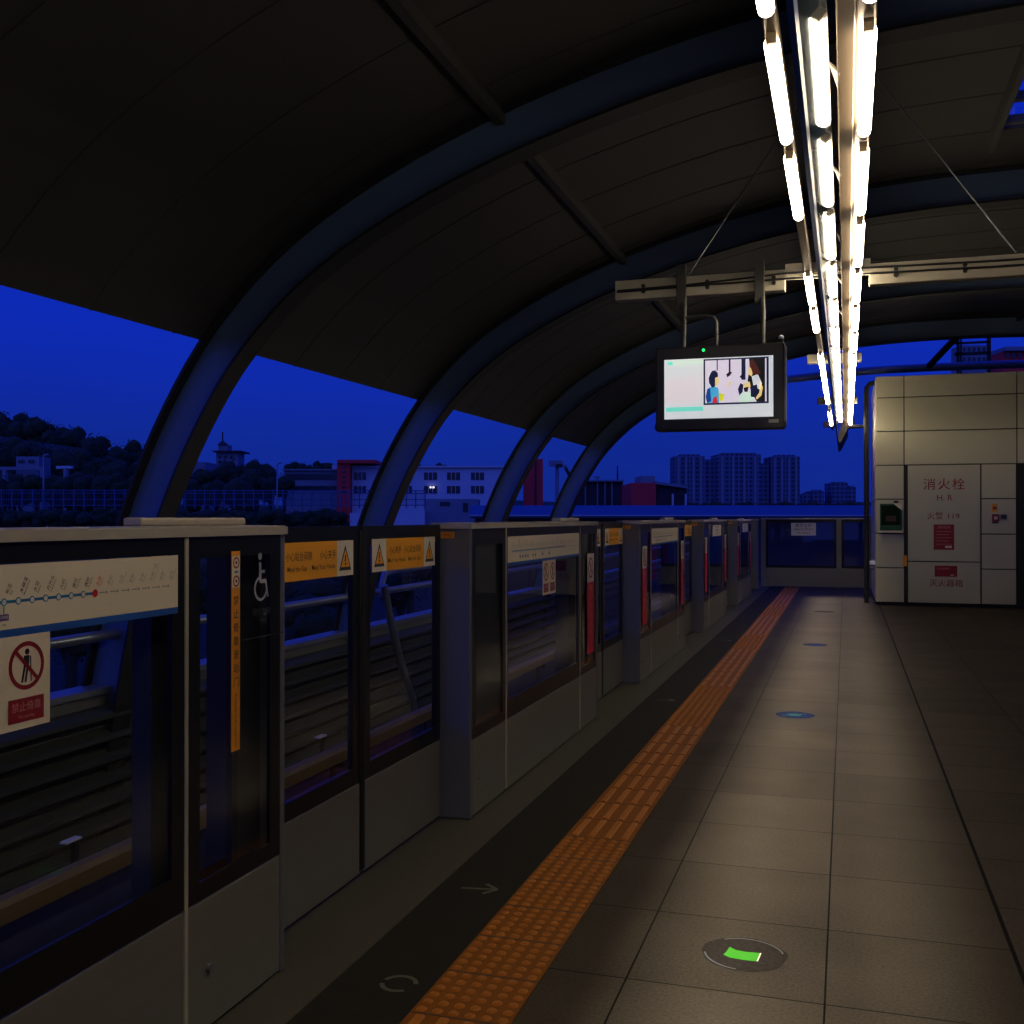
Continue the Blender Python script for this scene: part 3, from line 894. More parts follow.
# ------------------------------------------------------------------ crossbeam, hangers, monitor
BY = 8.0
for x0, x1, lab in ((-1.68, -0.42, 'left cross beam carrying the monitor'), (0.16, 2.6, 'right cross beam over the hydrant cabinet room')):
    r = thing('cross_beam', ((x0 + x1) / 2, BY, 3.11), lab + ', beside the lamp fitting', 'beam')
    b = MB(); b.box(x0, x1, BY - 0.05, BY + 0.05, 3.11, 3.26, M['beam'], 0.006); b.build('beam_body', r)
    x = x0 + 0.22 if x0 < 0 else x0 + 0.18
    step = 0.45 if x0 > 0 else 0.48
    while x < x1:
        for z in (3.165, 3.205):
            MB().tube([(x, BY - 0.07, z), (x, BY - 0.05, z)], 0.016, M['cable'], 8).build('bolt', r)
        x += step
for (z0, z1, lab) in ((3.19, 3.225, 'upper thin black cable clipped along the cross beams'), (3.18, 3.185, 'lower thin black cable clipped along the cross beams')):
    b = MB()
    b.tube([(-1.66, BY - 0.065, z0 - 0.01), (-1.1, BY - 0.075, z0), (-0.42, BY - 0.075, z1), (0.16, BY - 0.075, z1), (1.0, BY - 0.075, z1 - 0.01), (2.55, BY - 0.075, z1)], 0.008, M['cable'], 6)
    tag(b.build('beam_cable'), lab, 'cable', 'cables on the cross beams')
for a, c, lab in (((-1.13, BY, 3.28), (0.0, BY, zroof(0) - 0.02), 'thin hanger rod sloping up from the left cross beam'), ((1.12, BY, 3.28), (0.0, BY, zroof(0) - 0.02), 'thin hanger rod sloping up from the right cross beam')):
    b = MB(); b.tube([a, V(a).lerp(V(c), 0.98 if a[0] < 0 else 0.97)], 0.006, M['steel_grey'], 8)
    tag(b.build('hanger_rod'), lab, 'rod', 'roof hanger rods')

TY = 7.75
r = thing('hanging_monitor', (-0.86, TY, 2.08), 'black flat monitor showing a bright picture, hung from the cross beam', 'monitor')
b = MB(); b.box(-1.335, -0.415, TY, TY + 0.11, 2.085, 2.70, M['tv_black'], 0.012); b.build('case', r)
b = MB(); b.box(-1.345, -0.405, TY + 0.015, TY + 0.09, 2.10, 2.14, M['tv_black'], 0.006).box(-0.42, -0.403, TY + 0.02, TY + 0.09, 2.12, 2.68, M['steel_grey'], 0.004); b.build('bezel_trim', r)
SCR = dict(white=emat('screen_white', (192, 196, 198), 1.0), navy=emat('screen_navy', (12, 22, 50), 1.0), black=emat('screen_black', (14, 12, 14), 1.0), teal=emat('screen_teal', (105, 200, 180), 1.0),
           skin=emat('screen_skin', (215, 185, 120), 1.0), lilac=emat('screen_lilac', (200, 190, 205), 1.0), blue=emat('screen_blue', (60, 150, 190), 1.0), yellow=emat('screen_yellow', (200, 195, 40), 1.0),
           brown=emat('screen_brown', (70, 30, 24), 1.0), dblue=emat('screen_deep_blue', (20, 60, 130), 1.0), pale=emat('screen_pale', (190, 215, 195), 1.0), red=emat('screen_red', (190, 40, 60), 1.0), rose=emat('screen_rose', (200, 190, 194), 1.0))
s = Sign((0, TY - 0.0015, 0), (1, 0, 0), (0, 0, 1), 0.0006)
k_ = 0.00720
def sp(px, py): return (-1.270 + (px - 664.5) * k_ * 0.996, 2.172 + (421 - py) * k_ * 1.01)
def spoly(pts, m, l): s.poly([sp(*p) for p in pts][::-1], SCR[m], l)
def srect(x0, y0, x1, y1, m, l): spoly([(x0, y0), (x1, y0), (x1, y1), (x0, y1)], m, l)
srect(664.5, 361, 773, 421, 'white', 0)
srect(666, 380, 702, 405, 'rose', 1)
srect(667, 362.5, 704, 367, 'pale', 1); srect(668, 363, 673, 366.5, 'teal', 2)
srect(666, 409, 704, 413.5, 'teal', 1)
srect(704.3, 362, 768.6, 407.8, 'navy', 1)
srect(706, 363.5, 766.5, 406, 'lilac', 2)
srect(717.5, 363.5, 718.6, 374, 'black', 3); srect(729.5, 363.5, 731.2, 378, 'black', 3); srect(742, 363.5, 746, 384, 'navy', 3)
# dark doorway behind the woman
spoly([(749.5, 363.5), (765, 363.5), (765, 406), (757, 406), (752, 397), (748, 385), (750, 372)], 'black', 3)
# girl at the left
spoly([(711, 377), (713, 374), (716, 373.5), (718.5, 376), (719, 380), (718, 388), (713, 391), (710, 386), (709.5, 381)], 'navy', 4)
spoly([(716, 381), (719, 380), (720, 385), (718.5, 389), (716, 389)], 'skin', 5)
spoly([(709, 391), (714, 389), (719, 391), (720, 398), (720, 406), (708, 406), (706.5, 399)], 'blue', 3)
spoly([(708, 392), (711, 391), (712, 404), (708, 406), (706.5, 400)], 'dblue', 4)
spoly([(714, 401), (717, 399), (719, 406), (713, 406)], 'red', 4)
spoly([(719.5, 396), (725, 398), (724, 404), (720, 404)], 'yellow', 4)
# middle figure
spoly([(727, 378), (730, 375.5), (733, 376), (731, 379), (728, 381)], 'black', 4)
spoly([(728.5, 388), (731, 384), (732, 386), (729.5, 391)], 'skin', 4)
# child in front
spoly([(738.5, 393), (741, 387), (744, 389), (743, 396), (740, 400)], 'navy', 4)
spoly([(740, 381), (744, 377), (742.5, 383)], 'black', 4)
spoly([(744, 388), (750, 386), (751, 391), (746, 395)], 'skin', 4)
spoly([(744, 392), (749, 391), (748, 396), (745, 396)], 'black', 5)
spoly([(740, 398), (750, 396), (754, 402), (754, 406), (739, 406)], 'pale', 4)
# woman at the right
spoly([(750, 366), (753, 364), (757, 370), (761, 378), (758, 380), (753, 378), (750, 373)], 'brown', 5)
spoly([(748.5, 374), (751, 372), (753, 378), (752, 381), (749, 379)], 'skin', 6)
spoly([(752, 381), (758, 379), (762, 388), (760, 394), (754, 392)], 'white', 5)
spoly([(760, 386), (763, 392), (761.5, 400), (757, 404), (756, 402), (759.5, 397)], 'skin', 5)
spoly([(751, 391), (757, 389), (758.5, 396), (756, 402), (751, 401)], 'navy', 6)
s.build('screen', r)
s2 = Sign((0, TY - 0.001, 0), (1, 0, 0), (0, 0, 1))
s2.rect(-0.525, 2.128, -0.455, 2.152, M['map_grey'], 0)
s2.build('badge', r)
b = MB(); b.tube([(-0.985, TY - 0.006, 2.668), (-0.985, TY + 0.01, 2.668)], 0.010, M['green_led'], 12); b.build('status_light', r)
# hangers
for x in (-1.17, -0.60):
    b = MB(); b.box(x - 0.035, x + 0.035, BY - 0.10, BY - 0.055, 3.02 if x > -1 else 2.95, 3.34, M['purlin'], 0.003); ho = b.build('hanger_channel', r)
    b = MB(); b.tube([(x + 0.03, TY + 0.06, 2.69), (x + 0.03, TY + 0.10, 2.95), (x + 0.02, BY - 0.09, 3.05)], 0.018, M['purlin'], 10); b.build('hanger_rod', ho)
b = MB(); b.tube([(-0.90, TY + 0.06, 2.68), (-0.90, TY + 0.06, 2.88), (-0.92, TY + 0.06, 2.915), (-0.98, TY + 0.08, 2.93), (-1.15, TY + 0.10, 2.93)], 0.014, M['purlin'], 10); b.build('conduit', r)
r = thing('small_camera', (-0.44, TY + 0.05, 2.70), 'tiny dome camera on the right top corner of the monitor', 'camera')
b = MB(); b.tube([(-0.44, TY + 0.05, 2.70), (-0.44, TY + 0.05, 2.73)], 0.02, M['tv_black'], 10); b.build('base', r)
b = MB()
bm = bmesh.new(); bmesh.ops.create_icosphere(bm, subdivisions=2, radius=0.02, matrix=Matrix.Translation((-0.44, TY + 0.05, 2.74))); b.bm(bm, M['white_tip'], True); b.build('dome', r)

# ------------------------------------------------------------------ equipment room with hydrant cabinet
KY = 18.6
def kx(px, d=None):
    a = math.atan((px - 512) / F) - TH
    return KY * math.tan(a)
def kz(py): return H + (518 - py) * 17.2 / F
KX0, KX1, KZ = 0.48, 4.3, 3.80
b = MB()
b.box(KX0 + 0.012, KX1, KY + 0.02, KY + 3.2, 0.12, KZ - 0.01, M['kiosk_dark'])
b.box(KX0 + 0.08, KX1, KY + 0.08, KY + 3.2, 0.0, 0.12, M['plinth'])
kr = thing('equipment_room', (2.4, KY + 1.6, 0), 'cream panelled equipment room with a fire hydrant cabinet in its front', 'equipment room')
b.build('core', kr)
cols = [KX0, 0.915, 2.61, KX1]
rows_all = [3.80, 3.44, 2.88, 2.32]
g = 0.008
def kpanel(x0, x1, z0, z1, name='wall_panel'):
    b = MB(); b.box(x0 + g, x1 - g, KY - 0.012, KY + 0.02, z0 + g, z1 - g, M['kiosk'], 0.004)
    return b.build(name, kr)
for z1, z0 in zip(rows_all[:-1], rows_all[1:]):
    for x0, x1 in zip(cols[:-1], cols[1:]):
        kpanel(x0, x1, z0, z1)
lows = [2.32, 1.76, 1.19, 0.625, 0.055]
for z1, z0 in zip(lows[:-1], lows[1:]):
    kpanel(KX0, 0.915, z0, z1)
    kpanel(2.08, 2.60, z0, z1)
kpanel(2.72, KX1, 0.055, 2.32)
# left side panels
for z1, z0 in zip(rows_all[:-1] + lows[:-1], rows_all[1:] + lows[1:]):
    b = MB(); b.box(KX0 - 0.012, KX0 + 0.012, KY + 0.0, KY + 3.2, z0 + g, z1 - g, M['kiosk'], 0.004); b.build('side_panel', kr)
b = MB(); b.box(2.61, 2.71, KY - 0.004, KY + 0.02, 0.06, 2.32, M['dark_trim']); b.build('door_recess', kr)
dr = kpanel(0.965, 2.075, 0.735, 2.32, 'cabinet_door'); dr['label'] = 'tall cabinet door with red hydrant lettering'
s = Sign((0, KY - 0.0135, 0), (1, 0, 0), (0, 0, 1), 0.001)
for ch, px in (('消', 929.5), ('火', 944), ('栓', 958.5)):
    s.text(ch, kx(px), kz(485), 0.20, M['redink'], 1)
s.text('H. R', kx(944.5), kz(498), 0.14, M['redink'], 1, sx=0.95)
s.text('火警', kx(935), kz(516.5), 0.125, M['redink'], 1)
s.text('119', kx(953), kz(516.5), 0.115, M['redink'], 1, sx=1.2)
x0, x1, z0, z1 = kx(933.5), kx(954), kz(550), kz(524.5)
s.rect(x0, z0, x1, z1, M['red'], 1)
cx = (x0 + x1) / 2
s.text('消防栓箱', cx, z1 - 0.05, 0.05, M['redlight'], 2)
for i in range(5):
    s.rect(x0 + 0.04, z1 - 0.11 - 0.052 * i, x1 - 0.04 - 0.03 * (i % 2), z1 - 0.118 - 0.052 * i, M['redlight'], 2)
s.rect(cx + 0.02, z0 + 0.03, cx + 0.12, z0 + 0.065, M['sign_pale'], 2)
s.build('lettering', dr)
dr2 = kpanel(0.965, 2.075, 0.055, 0.735, 'cabinet_door'); dr2['label'] = 'low cabinet door with red extinguisher lettering'
s = Sign((0, KY - 0.0135, 0), (1, 0, 0), (0, 0, 1), 0.001)
x0, x1, z0, z1 = kx(934.5), kx(957), kz(577), kz(566)
s.rect(x0, z0, x1, z1, M['red'], 1)
s.text('灭火器使用', (x0 + x1) / 2 - 0.04, z1 - 0.05, 0.04, M['redlight'], 2); s.rect(x1 - 0.10, z0 + 0.02, x1 - 0.05, z0 + 0.035, M['sign_pale'], 2)
s.text('灭火器箱', kx(946), kz(584), 0.128, M['redink'], 1)
s.build('lettering', dr2)
# orange tag at the joint
s = Sign((0, KY - 0.013, 0), (1, 0, 0), (0, 0, 1))
s.rect(kx(902.5), kz(567), kx(907), kz(556), M['yellow'], 1)
tag(s.build('joint_sticker', kr), 'small orange sticker')
# green notice box
r = thing('green_case', (0.82, KY - 0.06, 1.22), 'dark green wall case at the left edge of the equipment room', 'wall case')
x0, x1, z0, z1 = kx(879.8), kx(901.5), kz(531.5), kz(503.5)
b = MB(); b.box(x0, x1, KY - 0.10, KY - 0.013, z0, z1, M['green_box'], 0.008); b.build('case', r)
b = MB(); b.box(x0 + 0.02, x1 - 0.02, KY - 0.106, KY - 0.10, z0 + 0.10, z1 - 0.03, mat('case_window', (18, 34, 22), 0.7, spec=0.05)); b.build('window', r)
b = MB(); b.box(x0 + 0.09, x1 - 0.09, KY - 0.108, KY - 0.106, z0 + 0.16, z1 - 0.20, mat('case_contents', (50, 22, 22), 0.5)); b.build('red_insert', r)
b = MB(); b.box(x0 - 0.01, x1 + 0.01, KY - 0.12, KY - 0.012, z0 - 0.02, z0 + 0.01, M['sign_pale'], 0.004); b.build('sill', r)
s = Sign((0, KY - 0.1065, 0), (1, 0, 0), (0, 0, 1)); s.rect(x0 + 0.03, z0 + 0.045, x1 - 0.03, z0 + 0.06, M['sticker_teal'], 1); s.build('stripe', r)
b = MB(); b.add([(x1 - 0.13, KY - 0.111, z1), (x1, KY - 0.111, z1), (x1, KY - 0.111, z1 - 0.11), (x1 - 0.13, KY - 0.1, z1), (x1, KY - 0.1, z1), (x1, KY - 0.1, z1 - 0.11)], [(0, 2, 1), (3, 4, 5), (0, 1, 4, 3), (1, 2, 5, 4), (2, 0, 3, 5)], M['sign_pale']); b.build('corner_label', r)
b = MB(); b.box(x1 - 0.12, x1 - 0.05, KY - 0.07, KY - 0.013, z1 + 0.01, z1 + 0.05, M['tv_black'], 0.004)
tag(b.build('small_sensor'), 'tiny black sensor on the panel above the green wall case', 'sensor')
# call point
r = thing('fire_call_point', (kx(995.5), KY - 0.03, kz(522)), 'red fire call point on the panel right of the hydrant cabinet', 'call point')
x0, x1 = kx(991.8), kx(998.8)
b = MB(); b.box(x0, x1, KY - 0.05, KY - 0.013, kz(521.5), kz(514.3), M['red'], 0.008); b.build('body', r)
b = MB(); b.box(x0 + 0.025, x1 - 0.025, KY - 0.053, KY - 0.05, kz(519.5), kz(516.5), M['sign_pale']); b.build('press_plate', r)
s = Sign((0, KY - 0.0135, 0), (1, 0, 0), (0, 0, 1)); s.rect(kx(992), kz(512), kx(997.5), kz(504), M['yellow'], 1); s.rect(kx(992.8), kz(509.5), kx(996.5), kz(507), M['red'], 2); s.rect(kx(991.8), kz(523.5), kx(998), kz(521.7), M['ink'], 1)
tag(s.build('sticker', r), 'orange sticker above the call point')
r = thing('fire_phone_jack', (kx(1003.5), KY - 0.02, kz(519)), 'small dark square jack beside the red call point', 'jack')
b = MB(); b.box(kx(1000.3), kx(1006.8), KY - 0.03, KY - 0.013, kz(519.5), kz(514.3), M['steel_grey'], 0.005); b.build('plate', r)
b = MB(); b.box(kx(1001.3), kx(1005.8), KY - 0.033, KY - 0.03, kz(518.5), kz(515.3), M['ink']); b.build('socket', r)
# pipes at the left of the room
b = MB(); b.tube([(0.52, KY + 0.5, 3.76), (0.40, KY + 0.5, 3.74), (0.345, KY + 0.5, 3.68), (0.335, KY + 0.5, 3.55), (0.335, KY + 0.5, 0.0)], 0.045, M['flange'], 10)
tag(b.build('down_pipe'), 'dark down pipe bending over the left top corner of the equipment room', 'pipe')
b = MB(); b.tube([(0.05, KY + 0.55, 3.02), (0.335, KY + 0.55, 3.02)], 0.03, M['flange'], 8)
tag(b.build('pipe_arm'), 'short dark horizontal pipe arm left of the equipment room', 'pipe')
b = MB(); b.box(0.38, 0.47, KY + 0.2, KY + 0.28, 0.66, 0.73, M['white_tip'], 0.01).box(0.40, 0.47, KY + 0.2, KY + 0.28, 0.58, 0.64, M['steel_grey'], 0.01)
tag(b.build('wall_valve'), 'small white valve on the left side of the equipment room', 'valve')

# ------------------------------------------------------------------ the land outside
def land(x, y):
    d = -x
    t = min(1, max(0, (d - 12) / 60)); t = t * t * (3 - 2 * t)
    z = -5 + 5.6 * t
    az = math.degrees(math.atan2(-x, y)); dep = y * math.cos(TH) - x * math.sin(TH)
    ks = [(-180, 0), (32, 0), (34.5, 1.5), (37, 5.5), (40, 8.0), (44, 9.6), (50, 11), (60, 9), (90, 0), (180, 0)]
    for (a0, h0), (a1, h1) in zip(ks[:-1], ks[1:]):
        if a0 <= az < a1:
            u = min(1, max(0, (dep - 76) / 32)); u = u * u * (3 - 2 * u)
            z += (h0 + (h1 - h0) * (az - a0) / (a1 - a0)) * u
    z += 0.35 * noise.noise(V((x * 0.12, y * 0.12, 0)))
    return z
b = MB()
NX, NY = 150, 120
gx = [-420 + 620 * (i / NX) for i in range(NX + 1)]
gy = [-60 + 520 * (j / NY) ** 1.0 for j in range(NY + 1)]
vs = [(x, y, land(x, y)) for y in gy for x in gx]
fs = [(j * (NX + 1) + i, j * (NX + 1) + i + 1, (j + 1) * (NX + 1) + i + 1, (j + 1) * (NX + 1) + i) for j in range(NY) for i in range(NX)]
b.add(vs, fs, M['grass'], True)
struct('ground', b)
b = MB()
pts = []
for i in range(41):
    x = -900 + 1900 * i / 40
    pts.append((x, 14 + 8 * noise.noise(V((i * 0.35, 3, 0)))))
prof_h = pts + [(1000, -8), (-900, -8)]
b.add([(x, 860 + 0.1 * abs(x), z) for x, z in pts] + [(x, 600 + 0.1 * abs(x), -6) for x, z in pts], [(i, i + 1, 41 + i + 1, 41 + i) for i in range(40)], M['leaf'], True)
struct('far_hills', b)
b = MB(); b.add([(-2500, -300, -6.0), (2500, -300, -6.0), (2500, 2600, -6.0), (-2500, 2600, -6.0)], [(0, 1, 2, 3)], M['grass'])
struct('ground_plain', b)

def crown(seed, n=9, leaves=260):
    rnd = random.Random(seed)
    b = MB()
    for i in range(n):
        a = rnd.uniform(0, 2 * PI); rr = rnd.uniform(0, 0.62); z = rnd.uniform(-0.45, 0.6)
        R = rnd.uniform(0.36, 0.55) * (1.0 - 0.3 * max(0, z))
        c = V((rr * math.cos(a), rr * math.sin(a), z))
        bm = bmesh.new(); bmesh.ops.create_icosphere(bm, subdivisions=2, radius=R)
        for v in bm.verts:
            v.co = v.co * (1 + 0.28 * noise.noise(v.co * 4.5 + V((seed * 3 + i, 0, 0)))) + c
        b.bm(bm, M['leaf'])
    for i in range(leaves):
        d = V((rnd.gauss(0, 1), rnd.gauss(0, 1), rnd.gauss(0, 1))).normalized() * rnd.uniform(0.75, 1.08)
        d.z *= 0.95
        s_ = rnd.uniform(0.04, 0.09)
        u = V((rnd.gauss(0, 1), rnd.gauss(0, 1), rnd.gauss(0, 1))).normalized(); w = u.cross(d).normalized()
        b.add([d - u * s_, d + w * s_ * 0.5, d + u * s_, d - w * s_ * 0.5], [(0, 1, 2, 3)], M['leaf'])
    return b
proto = []
for sd in (1, 2, 3):
    o = crown(sd).build('crown', loc=(0, 0, 0)); proto.append(o.data); bpy.data.objects.remove(o)
tb = MB()
tb.tube([(0, 0, -2.2), (0.04, 0, -1.2), (0, 0.03, 0.0)], 0.12, M['bark'], 8)
tb.tube([(0, 0, -1.2), (0.25, 0.1, -0.4)], 0.06, M['bark'], 6).tube([(0, 0, -1.1), (-0.22, -0.1, -0.3)], 0.06, M['bark'], 6)
o = tb.build('trunk', loc=(0, 0, 0)); trunk_data = o.data; bpy.data.objects.remove(o)
def tree(x, ytop, wpx, d, label, group, k, name='tree', hk=1.0):
    R = wpx / 2 * d / F
    top = W(x, ytop, d)
    c = top - V((0, 0, R * hk * 1.05))
    root = thing(name, (c.x, c.y, c.z - 2.2 * R * hk), label, 'tree', group)
    co_ = bpy.data.objects.new('crown', proto[k % 3]); COL.objects.link(co_); co_.parent = root
    co_.location = (0, 0, 2.2 * R * hk); co_.scale = (R, R, R * hk); co_.rotation_euler = (0, 0, k * 1.3)
    to = bpy.data.objects.new('trunk', trunk_data); COL.objects.link(to); to.parent = root
    to.location = (0, 0, 2.2 * R * hk); to.scale = (R, R, R * hk)
    return root
hill = [(-14, 408, 34, 118), (6, 411, 30, 116), (24, 413, 24, 114), (40, 417, 26, 112), (60, 424, 24, 110), (77, 427, 22, 110), (97, 434, 26, 105), (116, 444, 22, 105), (133, 440, 24, 108), (150, 446, 26, 108),
        (-6, 432, 34, 98), (18, 436, 30, 96), (36, 440, 30, 94), (56, 444, 30, 92), (78, 448, 30, 92), (100, 454, 30, 92), (122, 456, 30, 92), (142, 460, 28, 92), (84, 470, 30, 84), (110, 472, 30, 84), (24, 472, 26, 84), (0, 476, 28, 82), (136, 474, 30, 84), (62, 474, 26, 84)]
for i, (x, yt, w, d) in enumerate(hill):
    tree(x, yt - 2, w * 1.75, d, 'dark leafy tree in the wooded slope left of the first roof rib', 'trees on the wooded slope', i)
mids = [(233, 456, 34, 92, 'tallest dark round tree, in front of the pagoda roofed tower'), (256, 458, 30, 90, 'dark round tree just right of the pagoda roofed tower'),
        (206, 466, 26, 90, 'dark tree just right of the first roof rib'), (216, 476, 24, 84, 'small dark bush tree below the pagoda roofed tower'), (244, 472, 34, 82, 'low dark tree under the two round crowns'),
        (270, 474, 22, 84, 'dark tree beside the right hand lamp post'), (284, 472, 20, 88, 'dark tree at the left end of the balcony building'), (192, 478, 26, 84, 'low dark tree behind the first roof rib')]
for i, (x, yt, w, d, lab) in enumerate(mids):
    tree(x, yt, w * 1.4, d, lab, None, i + 1)
for i, x in enumerate((292, 305, 318, 330)):
    tree(x, 460 + (i % 2), 22, 190, 'dark tree behind the roof of the balcony building', 'trees behind the balcony building', i)
for i, x in enumerate((415, 428, 440)):
    tree(x, 462 + (i % 2) * 2, 20, 220, 'dark tree behind the roof of the white building', 'trees behind the white building', i)
for i, (x, yt, w, d) in enumerate(((70, 588, 60, 26), (108, 596, 50, 27), (84, 566, 40, 34), (118, 566, 36, 36), (300, 560, 50, 36), (330, 566, 50, 34), (400, 560, 40, 40), (30, 560, 50, 34), (305, 590, 50, 28), (345, 540, 40, 46), (410, 536, 40, 50), (210, 560, 44, 32))):
    tree(x, yt, w * 1.6, d, 'dark shrub on the slope below the trackside handrail', 'shrubs below the handrail', i, 'shrub', 0.8)

for i in range(11):
    tree(-12 + 16 * i, 471 + (i * 7) % 4, 34, 73, 'dark bushy tree just above the mesh fence, left of the first roof rib', 'trees above the fence', i)
for i in range(26):
    tree(-14 + 14 * i, 506 + (i * 5) % 4, 30, 54, 'dark low shrub in the row just below the mesh fence', 'shrubs below the mesh fence', i, 'shrub', 0.8)
# mesh fence on the slope
fa, fb = W(-30, 498, 62), W(425, 498, 66)
dirv = (fb - fa); Lf = dirv.length; dirv.normalize()
r = thing('mesh_fence', (fa.x, fa.y, fa.z - 0.6), 'long blue grey mesh fence across the slope below the trees', 'fence')
n = 46
for i in range(n + 1):
    p = fa + dirv * (Lf * i / n)
    b = MB(); b.box(p.x - 0.03, p.x + 0.03, p.y - 0.03, p.y + 0.03, p.z - 0.65, p.z + 0.50, M['fence']); b.build('post', r)
b = MB()
for z in (0.45, 0.28, -0.1, -0.45):
    b.tube([fa + V((0, 0, z)), fb + V((0, 0, z))], 0.025, M['fence'], 4)
for i in range(n * 6):
    p = fa + dirv * (Lf * i / (n * 6))
    b.tube([p + V((0, 0, -0.5)), p + V((0, 0, 0.45))], 0.012, M['fence'], 4)
b.build('wire_mesh', r)

def obox(b, x0, x1, yt, yb, d, depth, m):
    """a block facing the platform: front face at distance d, real depth behind it"""
    p = [W(x0, yb, d), W(x1, yb, d), W(x1, yt, d), W(x0, yt, d)]
    q = [v + FW * depth for v in p]
    b.add(p + q, [(0, 1, 2, 3), (5, 4, 7, 6), (4, 0, 3, 7), (1, 5, 6, 2), (3, 2, 6, 7), (4, 5, 1, 0)], m)
    return b
def building(name, x0, x1, yt, d, depth, m, label, cat='building', base=-5.5, group=None):
    c = W((x0 + x1) / 2, yt, d)
    r = thing(name, (c.x, c.y, base), label, cat, group)
    b = MB()
    yb = 518 + (H - base) * F / d
    obox(b, x0, x1, yt, yb, d, depth, m)
    b.build('walls', r)
    return r
def bwin(r, x0, x1, y0, y1, d, name='window', m=None):
    b = MB(); obox(b, x0, x1, y0, y1, d - 0.06, 0.1, m or M['b_pane']); return b.build(name, r)

# white two-storey building
r = building('white_building', 350, 503, 467, 150, 12, M['b_white'], 'long white building with two rows of dark windows, left of the red tower block')
for y0, y1 in ((472.5, 480), (486, 493.5)):
    for x0, x1 in ((354, 366), (401, 412), (424, 437), (447, 460), (471, 484)):
        w = bwin(r, x0, x1, y0, y1, 150)
        for f in (0.33, 0.66):
            xx = x0 + (x1 - x0) * f
            b = MB(); obox(b, xx - 0.25, xx + 0.25, y0, y1, 149.8, 0.1, M['b_white']); b.build('window_bar', w)
b = MB(); obox(b, 348, 505, 465.8, 467.5, 149.5, 13, M['b_white']); b.build('parapet', r)
lamp = emat('lit_lamp', (255, 250, 240), 1.5)
for x in (430.5, 433.5):
    b = MB(); obox(b, x - 0.8, x + 0.8, 486.5, 488.2, 149.6, 0.1, lamp); b.build('lit_lamp', r)
r = building('stair_tower', 337, 350, 461, 148, 10, M['b_red'], 'narrow red stair tower between the balcony building and the white building')
b = MB(); obox(b, 337, 376, 459.8, 463.2, 147.5, 10, M['b_red']); b.build('roof_beam', r)
for y in range(466, 494, 5):
    bwin(r, 342, 346, y, y + 1.8, 148)
r = building('balcony_building', 284, 337, 470, 150, 12, M['b_grey'], 'low building with long open balcony bands left of the red stair tower')
for y0, y1 in ((474, 480), (486, 490.5)):
    bwin(r, 286, 336.5, y0, y1, 150, 'balcony_opening')
b = MB(); obox(b, 282, 338, 469, 470.5, 149.5, 12, M['b_grey']); b.build('roof_edge', r)
b = MB(); obox(b, 332, 337, 465, 470, 150, 5, M['b_white']); b.build('roof_hut', r)
r = building('red_block', 524, 543, 459, 155, 8, M['b_red'], 'dark red tower block between the third and fourth roof ribs')
b = MB(); obox(b, 535, 536.5, 459, 506, 154.8, 0.3, M['b_brick']); b.build('corner_strip', r)
r = building('pagoda_tower', 216, 238, 452, 170, 4, M['b_grey'], 'grey tower with a flat eave and thin mast behind the round trees')
b = MB(); obox(b, 212.5, 240.5, 450.5, 452, 169, 6, M['b_brick']); b.build('eave', r)
b = MB(); obox(b, 218, 227, 444.5, 450.5, 171, 3, M['b_grey']).add([W(217, 444.5, 170.6), W(228, 444.5, 170.6), W(222.5, 440, 172.5), W(228, 444.5, 174.5), W(217, 444.5, 174.5)], [(0, 1, 2), (1, 3, 2), (3, 4, 2), (4, 0, 2), (0, 4, 3, 1)], M['b_brick']); b.build('turret', r)
b = MB(); b.tube([W(222.5, 441, 172.5), W(222.5, 432, 172.5)], 0.12, M['b_brick'], 6); b.build('mast', r)
for y in (456, 461):
    for x in (218, 224, 230):
        bwin(r, x, x + 3, y, y + 2.5, 170)
r = building('slope_house', 187, 205, 462, 130, 8, M['b_grey'], 'pale house partly hidden right of the first roof rib')
bwin(r, 189, 196, 477, 479, 130)
r = building('hillside_house', 16, 39, 456.5, 80, 2, M['b_grey'], 'pale house low on the wooded slope left of the lamp post')
bwin(r, 18, 24, 460, 463, 80); bwin(r, 28, 34, 460, 463, 80)
b = MB(); obox(b, -5, 43, 466.8, 470, 79, 0.4, M['b_grey']).box(*(lambda a, c: (a.x, a.x + 0.3, a.y, a.y + 0.3, 0, c.z))(W(2, 470, 79), W(2, 470, 79)), M['b_grey']).box(*(lambda a, c: (a.x, a.x + 0.3, a.y, a.y + 0.3, 0, c.z))(W(40, 470, 79), W(40, 470, 79)), M['b_grey'])
tag(b.build('road_parapet'), 'pale road parapet in front of the hillside house', 'parapet')
b = MB(); obox(b, 56, 71, 466, 468.6, 79, 0.4, M['b_white']).box(*(lambda a: (a.x, a.x + 0.3, a.y, a.y + 0.3, 0, a.z))(W(63, 468, 79)), M['b_grey'])
tag(b.build('pale_sign_board'), 'small pale board on the wooded slope right of the lamp post', 'board')
# low pale utility walls behind the second screen panel
r = building('utility_building', 424, 478, 499, 90, 6, M['b_grey'], 'low plain grey utility building below the white building')
bwin(r, 463, 468, 503, 512, 90, 'door'); bwin(r, 440, 450, 502, 506, 90)
b = MB(); obox(b, 408, 424.5, 510, 530, 89, 3, M['b_white']).build  # stepped wall
obox(b, 350, 408, 513, 530, 89, 3, M['b_white'])
tag(b.build('stepped_wall'), 'pale stepped wall left of the grey utility building', 'wall')
